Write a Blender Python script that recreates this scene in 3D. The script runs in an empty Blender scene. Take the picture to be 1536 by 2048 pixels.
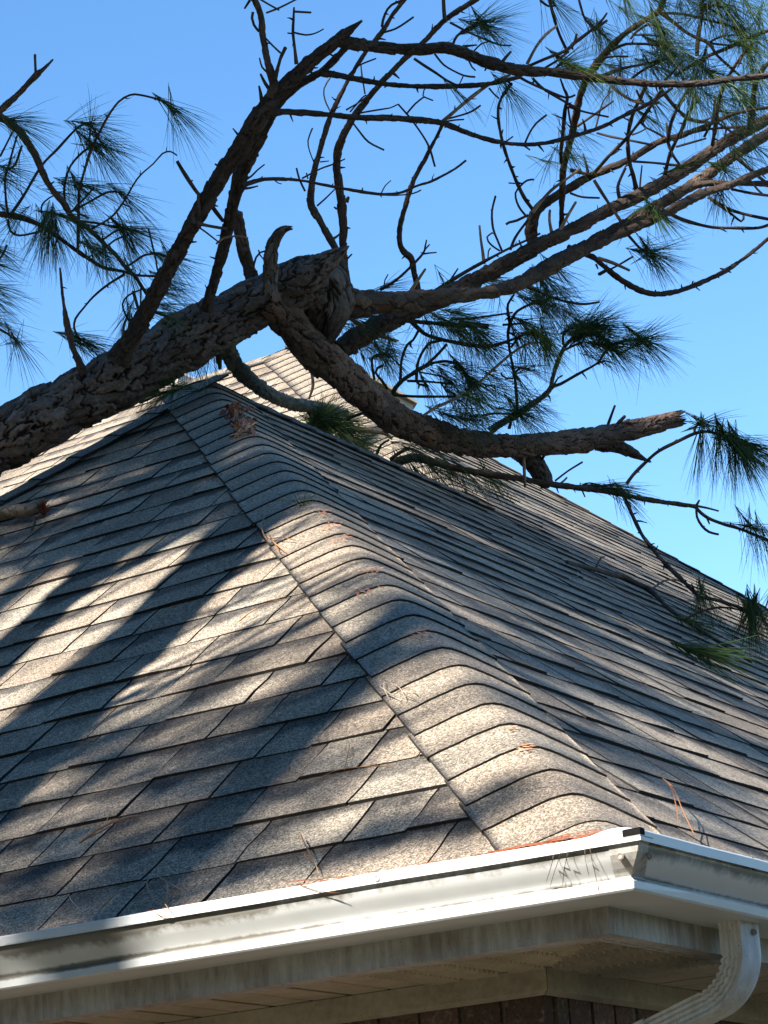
import bpy, bmesh, math, random
import numpy as np
from mathutils import Vector, Matrix, noise as mnoise

sc = bpy.context.scene
COL = sc.collection
rng = np.random.default_rng(11)
random.seed(5)
R = math.radians

# ------------------------------------------------------------------ camera
CAM_R = np.array([[0.83171663, 0.55178745, -0.06146585],
                  [0.21946459, -0.22505462, 0.94930802],
                  [-0.50998308, 0.80304485, 0.30827948]])
CAM_C = np.array([1.62337122, -3.08219986, -0.62964999])
FPX = 5042.487            # focal length for a picture 1536 x 2048
cam = bpy.data.cameras.new("camera")
cam.sensor_fit = 'VERTICAL'
cam.sensor_height = 24.0
cam.lens = FPX / 2048 * 24.0
cam.clip_start = 0.05
cam.clip_end = 2000
cob = bpy.data.objects.new("camera", cam)
COL.objects.link(cob)
r_, u_, f_ = CAM_R
cob.matrix_world = Matrix(((r_[0], u_[0], -f_[0], CAM_C[0]), (r_[1], u_[1], -f_[1], CAM_C[1]),
                           (r_[2], u_[2], -f_[2], CAM_C[2]), (0, 0, 0, 1)))
sc.camera = cob

# ------------------------------------------------------------------ sun, sky, exposure
SUN_AZ, SUN_EL = R(6), R(34)      # azimuth measured from -y towards -x
SUN = np.array([-math.sin(SUN_AZ) * math.cos(SUN_EL), -math.cos(SUN_AZ) * math.cos(SUN_EL), math.sin(SUN_EL)])
world = bpy.data.worlds.new("World")
sc.world = world
world.use_nodes = True
wn = world.node_tree
bg = wn.nodes['Background']
sky = wn.nodes.new('ShaderNodeTexSky')
sky.sky_type = 'NISHITA'
sky.sun_disc = False
sky.sun_elevation = SUN_EL
sky.sun_rotation = math.atan2(SUN[0], SUN[1])
sky.air_density = 1.0
sky.dust_density = 0.0
sky.ozone_density = 2.0
hsv = wn.nodes.new('ShaderNodeHueSaturation')
hsv.inputs['Saturation'].default_value = 1.22
wn.links.new(sky.outputs[0], hsv.inputs['Color'])
wn.links.new(hsv.outputs[0], bg.inputs[0])
bg.inputs[1].default_value = 0.094
sun = bpy.data.lights.new("sun", 'SUN')
sun.energy = 5.0
sun.angle = R(0.53)
sun.color = (1.0, 0.945, 0.86)
sob = bpy.data.objects.new("sun", sun)
COL.objects.link(sob)
sob.rotation_euler = Vector(SUN).to_track_quat('Z', 'Y').to_euler()
sob.location = (-3, -12, 14)
vs = sc.view_settings
vs.view_transform = 'Standard'
vs.look = 'None'
vs.gamma = 1.0
vs.use_curve_mapping = False
vs.exposure = 1.64
sc.cycles.max_bounces = 6


# ------------------------------------------------------------------ helpers
def ray(x, y):
    return np.array([(x - 768) / FPX, -(y - 1024) / FPX, 1.0]) @ CAM_R


def PX(x, y, d):
    return CAM_C + ray(x, y) * d


def proj(P):
    d = (np.atleast_2d(P) - CAM_C) @ CAM_R.T
    return np.c_[768 + FPX * d[:, 0] / d[:, 2], 1024 - FPX * d[:, 1] / d[:, 2]], d[:, 2]


def hit(x, y, n, off=0.0):
    d = ray(x, y)
    return CAM_C + d * ((off - n @ CAM_C) / (n @ d))


def sstep(a, b, x):
    t = np.clip((x - a) / (b - a), 0, 1)
    return t * t * (3 - 2 * t)


def mesh(name, V, F, mats=None, mi=None, uv=None, fattr=None, vattr=None, smooth=False):
    me = bpy.data.meshes.new(name)
    me.from_pydata([tuple(map(float, v)) for v in V], [], [tuple(map(int, f)) for f in F])
    for m in (mats or []):
        me.materials.append(m)
    n = len(me.polygons)
    if mi is not None:
        me.polygons.foreach_set('material_index', np.asarray(mi, dtype=np.int32))
    if smooth:
        me.polygons.foreach_set('use_smooth', np.ones(n, dtype=bool))
    if uv is not None:
        l = me.uv_layers.new(name='UVMap')
        vi = np.empty(len(me.loops), dtype=np.int32)
        me.loops.foreach_get('vertex_index', vi)
        l.data.foreach_set('uv', np.asarray(uv, dtype=np.float32)[vi].ravel())
    for k, a in (fattr or {}).items():
        at = me.attributes.new(k, 'FLOAT', 'FACE')
        at.data.foreach_set('value', np.asarray(a, dtype=np.float32))
    for k, a in (vattr or {}).items():
        at = me.attributes.new(k, 'FLOAT', 'POINT')
        at.data.foreach_set('value', np.asarray(a, dtype=np.float32))
    me.update()
    return me


def obj(name, me, parent=None, loc=None):
    o = bpy.data.objects.new(name, me)
    COL.objects.link(o)
    if parent is not None:
        o.parent = parent
    if loc is not None:
        o.location = loc
    return o


def tag(o, label=None, cat=None, group=None, kind=None):
    for k, v in (('label', label), ('category', cat), ('group', group), ('kind', kind)):
        if v:
            o[k] = v
    return o


def empty(name, loc, label, cat, group=None):
    o = obj(name, None, None, loc)
    return tag(o, label, cat, group)


class MB:
    """collects verts / faces (+ per face material index, per face random)"""
    def __init__(s):
        s.V = []; s.F = []; s.M = []; s.UV = []; s.RND = []

    def add(s, V, F, m=0, uv=None, rnd=0.5):
        b = len(s.V)
        s.V += [tuple(v) for v in V]
        s.UV += list(uv) if uv is not None else [(0, 0)] * len(V)
        for i, f in enumerate(F):
            s.F.append(tuple(b + j for j in f))
            s.M.append(m[i] if isinstance(m, (list, np.ndarray)) else m)
            s.RND.append(rnd)

    def box(s, a, b, m=0, rnd=0.5):
        (x0, y0, z0), (x1, y1, z1) = a, b
        V = [(x0, y0, z0), (x1, y0, z0), (x1, y1, z0), (x0, y1, z0), (x0, y0, z1), (x1, y0, z1), (x1, y1, z1), (x0, y1, z1)]
        s.add(V, [(0, 3, 2, 1), (4, 5, 6, 7), (0, 1, 5, 4), (1, 2, 6, 5), (2, 3, 7, 6), (3, 0, 4, 7)], m, None, rnd)

    def mesh(s, name, mats, smooth=False):
        return mesh(name, s.V, s.F, mats, s.M, s.UV, {'rnd': s.RND}, None, smooth)


# ------------------------------------------------------------------ materials
def newmat(name):
    m = bpy.data.materials.new(name)
    m.use_nodes = True
    nt = m.node_tree
    b = nt.nodes['Principled BSDF']
    b.inputs['Roughness'].default_value = 0.8
    b.inputs['Specular IOR Level'].default_value = 0.3
    return m, nt, b


def N(nt, t, **kw):
    n = nt.nodes.new(t)
    for k, v in kw.items():
        if k in n.inputs:
            n.inputs[k].default_value = v
        else:
            setattr(n, k, v)
    return n


def L(nt, a, b):
    nt.links.new(a, b)


def noise(nt, coord, scale, detail=3, rough=0.55, sx=None):
    n = N(nt, 'ShaderNodeTexNoise')
    n.inputs['Scale'].default_value = scale
    n.inputs['Detail'].default_value = detail
    n.inputs['Roughness'].default_value = rough
    if sx:
        mp = N(nt, 'ShaderNodeMapping')
        mp.inputs['Scale'].default_value = sx
        L(nt, coord, mp.inputs['Vector'])
        coord = mp.outputs[0]
    L(nt, coord, n.inputs['Vector'])
    return n.outputs['Fac']


def ramp(nt, fac, stops, mode='LINEAR'):
    r = N(nt, 'ShaderNodeValToRGB')
    r.color_ramp.interpolation = mode
    e = r.color_ramp.elements
    while len(e) < len(stops):
        e.new(0.5)
    for i, (p, c) in enumerate(stops):
        e[i].position = p
        e[i].color = (*c, 1) if len(c) == 3 else c
    L(nt, fac, r.inputs[0])
    return r.outputs[0]


def g(v):
    return (v, v, v)


def mix(nt, fac, a, b, mode='MIX'):
    m = N(nt, 'ShaderNodeMix', data_type='RGBA', blend_type=mode)
    for s, v in ((m.inputs[0], fac), (m.inputs[6], a), (m.inputs[7], b)):
        if hasattr(v, 'links') or hasattr(v, 'is_output'):
            L(nt, v, s)
        elif isinstance(v, tuple):
            s.default_value = (*v, 1)
        else:
            s.default_value = v
    return m.outputs[2]


def math_(nt, op, a, b=None, c=None):
    m = N(nt, 'ShaderNodeMath', operation=op)
    for i, v in enumerate((a, b, c)):
        if v is None:
            continue
        if hasattr(v, 'is_output'):
            L(nt, v, m.inputs[i])
        else:
            m.inputs[i].default_value = v
    return m.outputs[0]


def attr(nt, name):
    a = N(nt, 'ShaderNodeAttribute', attribute_name=name)
    return a.outputs['Fac']


def bump(nt, b, h, strength=0.5, dist=0.002):
    bp = N(nt, 'ShaderNodeBump')
    bp.inputs['Strength'].default_value = strength
    bp.inputs['Distance'].default_value = dist
    L(nt, h, bp.inputs['Height'])
    L(nt, bp.outputs[0], b.inputs['Normal'])


def shingle_mat(name, tint, band=True):
    m, nt, b = newmat(name)
    geo = N(nt, 'ShaderNodeNewGeometry').outputs['Position']
    rnd = attr(nt, 'rnd')
    base = ramp(nt, rnd, [(0.0, (.205, .182, .160)), (.3, (.25, .228, .20)), (.6, (.285, .262, .23)),
                          (.85, (.268, .262, .238)), (1.0, (.325, .30, .262))])
    base = mix(nt, 1.0, base, tint, 'MULTIPLY')
    # weathering in soft blotches
    big = noise(nt, geo, 5.0, 4, .6)
    base = mix(nt, 1.0, base, ramp(nt, big, [(.3, g(.80)), (.7, g(1.16))]), 'MULTIPLY')
    if band:
        uv = N(nt, 'ShaderNodeUVMap').outputs[0]
        sep = N(nt, 'ShaderNodeSeparateXYZ')
        L(nt, uv, sep.inputs[0])
        jit = noise(nt, geo, 260, 2, .7)
        jb = noise(nt, geo, 14, 2, .5)
        v = math_(nt, 'ADD', sep.outputs[1], math_(nt, 'MULTIPLY', math_(nt, 'SUBTRACT', jit, .5), .55))
        v = math_(nt, 'ADD', v, math_(nt, 'MULTIPLY', math_(nt, 'SUBTRACT', jb, .5), .9))
        v = math_(nt, 'ADD', v, math_(nt, 'MULTIPLY', math_(nt, 'SUBTRACT', sep.outputs[0], .5), .35))
        dk = math_(nt, 'MULTIPLY', ramp(nt, v, [(.56, g(0)), (.84, g(1))]), ramp(nt, math_(nt, 'FRACT', math_(nt, 'MULTIPLY', rnd, 7.31)), [(.15, g(.1)), (.5, g(.92))]))
        base = mix(nt, dk, base, (.052, .048, .046))
    # coloured granules
    vor = N(nt, 'ShaderNodeTexVoronoi')
    vor.inputs['Scale'].default_value = 430
    L(nt, geo, vor.inputs['Vector'])
    sv = N(nt, 'ShaderNodeSeparateColor')
    L(nt, vor.outputs['Color'], sv.inputs[0])
    gr = ramp(nt, sv.outputs[0], [(0.0, g(.30)), (.25, g(.62)), (.55, g(1.0)), (.85, g(1.38)), (1.0, g(1.9))])
    n2 = noise(nt, geo, 130, 2, .6)
    gr2 = ramp(nt, n2, [(.35, g(.78)), (.65, g(1.2))])
    base = mix(nt, 1.0, base, gr, 'MULTIPLY')
    base = mix(nt, 1.0, base, gr2, 'MULTIPLY')
    L(nt, base, b.inputs['Base Color'])
    b.inputs['Roughness'].default_value = 0.92
    b.inputs['Specular IOR Level'].default_value = 0.18
    bump(nt, b, sv.outputs[0], .55, .0018)
    return m


M_SH = shingle_mat("shingle_granules", (.95, .85, .745))
M_CAP = shingle_mat("cap_granules", (.96, .855, .745), band=False)


def flat_mat(name, col, rough=.8, nscale=40, amt=.25, spec=.3):
    m, nt, b = newmat(name)
    geo = N(nt, 'ShaderNodeNewGeometry').outputs['Position']
    n = noise(nt, geo, nscale, 4, .6)
    c = mix(nt, 1.0, col, ramp(nt, n, [(.25, g(1 - amt)), (.75, g(1 + amt))]), 'MULTIPLY')
    L(nt, c, b.inputs['Base Color'])
    b.inputs['Roughness'].default_value = rough
    b.inputs['Specular IOR Level'].default_value = spec
    return m


M_ASPH = flat_mat("asphalt_edge", (.022, .02, .019), .95, 120, .4)
M_DECK = flat_mat("roof_felt", (.018, .017, .017), .95)


def gutter_mat(side):
    m, nt, b = newmat("white_gutter_paint")
    geo = N(nt, 'ShaderNodeNewGeometry').outputs['Position']
    uv = N(nt, 'ShaderNodeUVMap').outputs[0]
    sep = N(nt, 'ShaderNodeSeparateXYZ')
    L(nt, uv, sep.inputs[0])
    v = sep.outputs[1]
    fine = noise(nt, geo, 62, 7, .72, (1, 1, .8))
    lon = noise(nt, geo, 4.3, 4, .6)
    mid = noise(nt, geo, 28, 4, .65, (1, 1, .3))

    def bandm(c, w):
        d = math_(nt, 'ABSOLUTE', math_(nt, 'SUBTRACT', v, c))
        return math_(nt, 'SUBTRACT', 1.0, math_(nt, 'DIVIDE', d, w))
    lw = math_(nt, 'MULTIPLY', math_(nt, 'SUBTRACT', lon, .55), 2.2)
    if side == 'A':      # the mould grows towards the far end of the front gutter
        lw = math_(nt, 'ADD', lw, ramp(nt, sep.outputs[0], [(.10, g(-0.0)), (.75, g(.55))]))
        lw = math_(nt, 'SUBTRACT', lw, .18)
    else:
        lw = math_(nt, 'ADD', lw, .12)
    d1 = math_(nt, 'ADD', bandm(.69, .13), math_(nt, 'ADD', math_(nt, 'SUBTRACT', fine, .75), lw))
    d2 = math_(nt, 'ADD', bandm(.36, .10), math_(nt, 'ADD', math_(nt, 'SUBTRACT', fine, .75), lw))
    d3 = math_(nt, 'SUBTRACT', math_(nt, 'MULTIPLY', mid, fine), .34)
    dirt = math_(nt, 'MAXIMUM', math_(nt, 'MAXIMUM', d1, d2), d3)
    dm = ramp(nt, dirt, [(.05, g(0)), (.6, g(1))])
    c = mix(nt, math_(nt, 'MULTIPLY', dm, .86), (.62, .625, .615), (.11, .095, .07))
    chalk = noise(nt, geo, 9, 4, .6)
    c = mix(nt, 1.0, c, ramp(nt, chalk, [(.3, g(.88)), (.7, g(1.03))]), 'MULTIPLY')
    L(nt, c, b.inputs['Base Color'])
    b.inputs['Roughness'].default_value = .38
    b.inputs['Specular IOR Level'].default_value = .45
    return m


M_GUT = gutter_mat('A')
M_GUTB = gutter_mat('B')


def trim_mat(name, base, dirtcol, amt, streak=True, rough=.5):
    m, nt, b = newmat(name)
    geo = N(nt, 'ShaderNodeNewGeometry').outputs['Position']
    n1 = noise(nt, geo, 70, 5, .7, (1, 1, .16) if streak else None)
    n2 = noise(nt, geo, 9, 4, .6)
    f = math_(nt, 'ADD', math_(nt, 'MULTIPLY', n1, .7), math_(nt, 'MULTIPLY', n2, .6))
    c = mix(nt, ramp(nt, f, [(.52, g(0)), (.85, g(amt))]), base, dirtcol)
    sp = noise(nt, geo, 210, 2, .5)
    c = mix(nt, ramp(nt, sp, [(.70, g(0)), (.76, g(.8))]), c, (.03, .025, .02))
    L(nt, c, b.inputs['Base Color'])
    b.inputs['Roughness'].default_value = rough
    return m


M_FASC = trim_mat("fascia_metal", (.50, .49, .47), (.17, .13, .10), .85)
M_SOFF = trim_mat("soffit_vinyl", (.55, .47, .36), (.17, .135, .095), .5, False)
M_FRZ = trim_mat("frieze_metal", (.48, .42, .33), (.14, .11, .08), .55, False)
M_DOWN = trim_mat("downspout_paint", (.66, .66, .65), (.22, .19, .15), .6)
M_MITER = trim_mat("gutter_strip_metal", (.46, .44, .41), (.15, .12, .085), .85)
M_BLACK = flat_mat("black_sealant", (.006, .006, .006), .8, 60, .3, .1)
M_SCREW = flat_mat("screw_metal", (.22, .19, .16), .45, 200, .4, .5)
M_VENT = flat_mat("beige_metal", (.44, .38, .30), .6, 20, .12)
M_MORTAR = flat_mat("mortar", (.16, .14, .125), .95, 120, .4)


def brick_mat():
    m, nt, b = newmat("brick_face")
    geo = N(nt, 'ShaderNodeNewGeometry').outputs['Position']
    rnd = attr(nt, 'rnd')
    c = ramp(nt, rnd, [(0, (.10, .066, .055)), (.4, (.155, .092, .070)), (.7, (.19, .12, .092)), (1, (.10, .085, .078))])
    n1 = noise(nt, geo, 60, 6, .75)
    c = mix(nt, ramp(nt, n1, [(.52, g(0)), (.66, g(.75))]), c, (.33, .29, .26))
    c = mix(nt, ramp(nt, noise(nt, geo, 150, 4, .7), [(.35, g(.75)), (.5, g(0))]), c, (.05, .035, .03))
    L(nt, c, b.inputs['Base Color'])
    b.inputs['Roughness'].default_value = .9
    bump(nt, b, n1, .8, .004)
    return m


M_BRICK = brick_mat()


def bark_mat(name, grey, brown, inner, scale=1.0, strength=.7, lichen=.35):
    m, nt, b = newmat(name)
    geo = N(nt, 'ShaderNodeNewGeometry').outputs['Position']
    h = attr(nt, 'plate')
    pr = attr(nt, 'prnd')
    plate = ramp(nt, pr, [(0, tuple(.55 * a for a in grey)), (.35, grey), (.6, tuple(.75 * a + .25 * c for a, c in zip(grey, brown))), (.8, tuple(1.5 * a for a in grey)), (1, brown)])
    n1 = noise(nt, geo, 90 * scale, 5, .7)
    plate = mix(nt, 1.0, plate, ramp(nt, n1, [(.25, g(.62)), (.75, g(1.45))]), 'MULTIPLY')
    c = mix(nt, ramp(nt, h, [(.15, g(0)), (.75, g(1))]), inner, plate)
    li = noise(nt, geo, 17 * scale, 5, .7)
    c = mix(nt, ramp(nt, li, [(.60, g(0)), (.68, g(lichen))]), c, (.24, .26, .21))
    L(nt, c, b.inputs['Base Color'])
    b.inputs['Roughness'].default_value = .93
    b.inputs['Specular IOR Level'].default_value = .15
    n2 = noise(nt, geo, 210 * scale, 5, .75)
    bump(nt, b, math_(nt, 'ADD', n1, math_(nt, 'MULTIPLY', n2, .6)), strength, .004 / scale)
    return m


M_BARK = bark_mat("pine_bark", (.112, .096, .088), (.14, .088, .062), (.032, .020, .016), 1.0, 1.0)
M_LIMBSH = bark_mat("shaded_limb_bark", (.050, .041, .036), (.080, .052, .038), (.040, .026, .018), 1.3, .9, .06)  # darker copy of the limb bark, shade put into its colour
M_RED = bark_mat("reddish_pine_bark", (.115, .082, .068), (.20, .105, .062), (.050, .026, .018), 1.1, 1.0, .15)
M_LIMB = bark_mat("pine_limb_bark", (.070, .055, .046), (.155, .092, .056), (.085, .047, .029), 1.3, .9, .12)
M_TWIG = bark_mat("pine_twig_bark", (.052, .040, .033), (.085, .054, .036), (.06, .038, .026), 2.2, .5, .0)
M_MOSS = bark_mat("mossy_limb_bark", (.13, .135, .105), (.15, .125, .09), (.08, .06, .04), 1.2, .6, .5)
M_OLDW = bark_mat("old_branch_bark", (.150, .125, .095), (.17, .12, .08), (.09, .06, .04), 1.6, .8, .2)
M_LITW = bark_mat("pale_lit_wood", (.27, .20, .14), (.36, .23, .14), (.22, .13, .08), 2.0, .5, .0)  # pale stick wood, with sun on the lit sticks put into its tan


def needle_mat(name, lo, mid_, hi, tr=.3):
    m, nt, b = newmat(name)
    c = ramp(nt, attr(nt, 'rnd'), [(0, lo), (.6, mid_), (1, hi)])
    L(nt, c, b.inputs['Base Color'])
    b.inputs['Roughness'].default_value = .45
    b.inputs['Specular IOR Level'].default_value = .4
    t = N(nt, 'ShaderNodeBsdfTranslucent')
    L(nt, c, t.inputs['Color'])
    mx = N(nt, 'ShaderNodeMixShader')
    mx.inputs[0].default_value = tr
    L(nt, b.outputs[0], mx.inputs[1])
    L(nt, t.outputs[0], mx.inputs[2])
    L(nt, mx.outputs[0], nt.nodes['Material Output'].inputs[0])
    return m


M_NEED = needle_mat("pine_needles", (.035, .080, .024), (.080, .145, .038), (.18, .24, .055), .45)
M_NEEDLIT = needle_mat("sunlit_pine_needles", (.06, .12, .02), (.14, .22, .03), (.30, .34, .07))  # brighter needle copy, sunlight on the tufts painted into the green
M_DRY = needle_mat("dry_pine_needles", (.24, .09, .035), (.42, .20, .075), (.52, .31, .13), .15)
M_RUST = needle_mat("rust_brown_scraps", (.12, .032, .014), (.21, .060, .024), (.32, .13, .055), .05)
M_PALE = needle_mat("pale_wood_splinters", (.30, .24, .17), (.42, .34, .25), (.5, .42, .33), .1)


def ground_mat():
    m, nt, b = newmat("ground_grass")
    geo = N(nt, 'ShaderNodeNewGeometry').outputs['Position']
    n = noise(nt, geo, .6, 6, .65)
    c = ramp(nt, n, [(.3, (.145, .115, .082)), (.5, (.15, .13, .085)), (.7, (.095, .105, .055))])
    c = mix(nt, 1.0, c, ramp(nt, noise(nt, geo, 25, 4, .7), [(.3, g(.6)), (.7, g(1.35))]), 'MULTIPLY')
    L(nt, c, b.inputs['Base Color'])
    b.inputs['Roughness'].default_value = .95
    return m


# ------------------------------------------------------------------ ground
GZ = -2.15
gm = mesh("ground", [(-400, -400, GZ), (400, -400, GZ), (400, 400, GZ), (-400, 400, GZ)], [(0, 1, 2, 3)], [ground_mat()])
tag(obj("ground", gm), 'dry grassy ground round the brick house', 'ground', None, 'structure')

# ------------------------------------------------------------------ house geometry numbers
PITCH = 0.683817873
cp, sp, tp = math.cos(PITCH), math.sin(PITCH), math.tan(PITCH)
nA = np.array([0, -sp, cp])
nB = np.array([sp, 0, cp])
Wp = np.array([-2.55262, 2.55262, 2.08038])       # top of the near hip
Mp = np.array([-4.69360, 6.11745, 3.82526])       # apex of the main roof
Jp = np.array([-2.55262, 3.97638, 2.08038])
EX = 0.127                                         # course exposure
LH = 0.80                                          # plan skew of the far left hip
house = empty("brick_house", (-4, 4, GZ), 'brick house with grey tan shingle hip roof and white gutters under a fallen pine', 'house')
HL = Vector((-4, 4, GZ))
HLn = np.array(HL)


def hpart(name, me, parent=None):
    """meshes are written in world coordinates; parents sit at house location"""
    o = obj(name, me, parent or house)
    if parent is None:
        o.location = -HL
    return o


# roof deck (felt under the shingles) -------------------------------------------------
lh0 = Wp + np.array([-LH, -1, -tp]) * 2.55262
deckV = [(0, 0, 0), Wp, Jp, Mp, lh0, Mp + np.array([1, 1, -tp]) * 4.6936, (-9.5, 6.11745, 3.82526), (-9.5, 1.42, -.01), (1.42 - 1.42, 1.42, 0),
         (0, 10.81, 0), (-9.5, 10.81, 0), (lh0[0] + .2, 4.0, 2.08038)]
deckV = [np.array(v, float) - np.array([0, 0, .006]) for v in deckV]
deckF = [(0, 1, 4), (0, 5, 3, 2, 1), (1, 11, 4), (2, 3, 6, 7), (3, 5, 10, 6)]
roof = hpart("roof", mesh("roof", deckV, deckF, [M_DECK]))
roof['label'] = 'hip roof of weathered grey tan shingles'


def clip_mesh(V, F, M, UV, planes):
    """V,F in plane coordinates -> bmesh bisect by (co, no) keeping the negative side"""
    bm = bmesh.new()
    vl = [bm.verts.new(v) for v in V]
    uvl = bm.loops.layers.uv.new('UVMap')
    for f, m in zip(F, M):
        fc = bm.faces.new([vl[i] for i in f])
        fc.material_index = m
        for lo, i in zip(fc.loops, f):
            lo[uvl].uv = UV[i]
    for co, no in planes:
        bmesh.ops.bisect_plane(bm, geom=bm.verts[:] + bm.edges[:] + bm.faces[:], plane_co=co, plane_no=no, clear_outer=True)
    return bm


def tab_geo(t0, t1, s0, butt, le, re, nx=5, ns=3, lift=0.0, joint=None):
    """one shingle tab in (t, s, h): exposed from s0 to s0+EX, top tucked under next course"""
    jl, jr = joint if joint else (np.zeros(ns + 1), np.zeros(ns + 1))
    V = []; UV = []
    S = np.linspace(0, EX + .018, ns + 1)
    for j, s in enumerate(S):
        a = t0 + jl[j]; b = t1 + jr[j]
        for i in range(nx + 1):
            f = i / nx
            k = 1 - s / (EX + .018)
            ds = (le[i] if j == 0 else 0)
            h = .0018 + (butt - .0018) * k + lift * k * math.sin(f * 3.1 + t0 * 9)
            V.append((a + (b - a) * f, s0 + s + ds, h))
            UV.append((f, s / EX))
    n1 = nx + 1
    F = []; M = []
    for j in range(ns):
        for i in range(nx):
            F.append((j * n1 + i, j * n1 + i + 1, (j + 1) * n1 + i + 1, (j + 1) * n1 + i)); M.append(0)
    b0 = len(V)
    # skirt: butt and both sides
    rim = [i for i in range(nx, -1, -1)] 
    left = [j * n1 for j in range(ns + 1)]
    right = [j * n1 + nx for j in range(ns, -1, -1)]
    loop = right + rim[1:] + left[1:]
    for i in loop:
        v = V[i]
        V.append((v[0], v[1] + .001, -.002)); UV.append(UV[i])
    for a in range(len(loop) - 1):
        F.append((loop[a], b0 + a, b0 + a + 1, loop[a + 1])); M.append(1)
    return V, F, M, UV


def to_world(face):
    if face == 'A':
        return lambda P: np.c_[-P[:, 0], P[:, 1] * cp - P[:, 2] * sp, P[:, 1] * sp + P[:, 2] * cp]
    if face == 'B':
        return lambda P: np.c_[-P[:, 1] * cp + P[:, 2] * sp, P[:, 0], P[:, 1] * sp + P[:, 2] * cp]
    if face == 'M':   # main front plane, eave line at y = 1.42385
        y0 = Mp[1] - Mp[2] / tp
        return lambda P: np.c_[-P[:, 0], y0 + P[:, 1] * cp - P[:, 2] * sp, P[:, 1] * sp + P[:, 2] * cp]


sM = Mp[2] / sp
sW = Wp[2] / sp
y0M = Mp[1] - Mp[2] / tp
tabs = []   # (face, V, F, M, UV, rnd, clipplanes)


def course_tabs(face, k, tmin, tmax, planes, nx, ns):
    t = tmin - random.uniform(0, .2)
    prevj = np.zeros(ns + 1)
    while t < tmax:
        w = random.choice([.12, .15, .17, .185, .195, .205, .225])
        butt = random.choice([.0048, .0052, .0080, .0088, .0065])
        nj = np.array([random.uniform(-.003, .003) for _ in range(ns + 1)])
        le = np.cumsum([random.uniform(-.0009, .0009) for _ in range(nx + 1)]) + random.uniform(-.0015, .0015)
        V, F, M, UV = tab_geo(t + .0026, t + w - .0026, k * EX + random.uniform(-.0006, .0006), butt, le, None, nx, ns,
                              random.uniform(-.0012, .002), (prevj, nj))
        tabs.append((face, k, t, t + w, V, F, M, UV, random.random(), planes))
        prevj = nj
        t += w


# clip planes in (t,s): plane given as (co, no) in (t,s,h)
hipA = ((.04, 0, 0), (-1, cp, 0))                     # keep t >= s cp
lsl = LH
tW = -Wp[0]
leftA = ((tW - .03, sW, 0), (1, lsl * cp, 0))        # keep t <= tW + LH (2.5526 - s cp)
for k in range(0, 26):
    s = k * EX
    tmin = s * cp - .05
    tmax = tW + lsl * (tW - s * cp)
    course_tabs('A', k, tmin, min(tmax, 4.6), (hipA, leftA), 5, 3)
hipB = ((.04, 0, 0), (-1, cp, 0))
farB = ((Mp[1], sM, 0), (1, cp, 0))                 # keep t <= 6.117+(sM-s)cp
mainB = ((Jp[1] + .03, sW, 0), (-1, cp, 0))               # keep t >= 3.976 + (s - sW) cp
for k in range(0, 48):
    s = k * EX
    tmin = s * cp - .05 if s < sW else Jp[1] + (s - sW) * cp - .05
    tmax = min(Mp[1] + (sM - s) * cp, 10.4)
    pl = [hipB, farB]
    if (k + 1) * EX + .02 > sW - .02:
        pl = [mainB, farB] if s > sW - .03 else [hipB, ((0, sW, 0), (0, 1, 0)), farB]
    course_tabs('B', k, max(tmin, s * cp - .05 if s < sW else tmin), tmax, pl, 4, 2)
    if s < sW < (k + 1) * EX + .02:
        course_tabs('B', k, Jp[1] - .1, tmax, [mainB, farB, ((0, sW, 0), (0, -1, 0))], 4, 2)
mainA = ((-Jp[0] + .03, (Jp[1] - y0M) / cp, 0), (-1, cp, 0))  # keep t >= 2.5526 + (s - sJ) cp
for k in range(12, 48):
    s = k * EX
    if s > sM:
        break
    tmin = 2.5526 + (s - (Jp[1] - y0M) / cp) * cp - .05
    course_tabs('M', k, tmin, 8.6, [mainA, ((0, sM, 0), (0, 1, 0))], 3, 1)

stuff = MB()
cand = []
for T in tabs:
    face, k, t0, t1, V, F, M, UV, rnd, planes = T
    W2 = to_world(face)
    P = W2(np.array(V))
    q, d = proj(P)
    x0, x1 = q[:, 0].min(), q[:, 0].max(); y0_, y1_ = q[:, 1].min(), q[:, 1].max()
    vis = x1 > 0 and x0 < 1536 and y1_ > 640 and y0_ < 1900
    # visible-size estimate: area of exposed top in pixels
    area = 0
    if vis:
        c = q[[0, 5 if face == 'A' else (4 if face == 'B' else 3)]]
        area = (min(x1, 1536) - max(x0, 0)) * (EX * FPX / d.mean() * (.55 if face == 'A' else .2))
        if face == 'M':
            area *= .2
    cand.append((area, T, P))
order = sorted(range(len(cand)), key=lambda i: -cand[i][0])
big = set(order[:298])
nsh = 0
for i, (area, T, P) in enumerate(cand):
    face, k, t0, t1, V, F, M, UV, rnd, planes = T
    W2 = to_world(face)
    # does it need clipping ?
    need = []
    PV = np.array(V)
    gone = False
    for co, no in planes:
        dd = (PV - np.array(co)) @ np.array(no, float)
        if dd.min() > -1e-5:
            gone = True
        elif dd.max() > 0:
            need.append((co, no))
    if gone:
        continue
    if need:
        bm = clip_mesh(V, F, M, UV, need)
        if not bm.faces:
            bm.free(); continue
        bm.verts.ensure_lookup_table(); bm.verts.index_update()
        uvl = bm.loops.layers.uv.active
        V2 = np.array([v.co[:] for v in bm.verts]); F2 = []; M2 = []; UV2 = [(0, 0)] * len(V2)
        for f in bm.faces:
            F2.append([v.index for v in f.verts]); M2.append(f.material_index)
            for lo in f.loops:
                UV2[lo.vert.index] = tuple(lo[uvl].uv)
        bm.free()
        P = W2(V2); F = F2; M = M2; UV = UV2
    if i in big:
        me = mesh("shingle", P, F, [M_SH, M_ASPH], M, UV, {'rnd': [rnd] * len(F)})
        obj("shingle", me, roof)
        nsh += 1
    else:
        stuff.add(P, F, M, UV, rnd)
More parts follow.
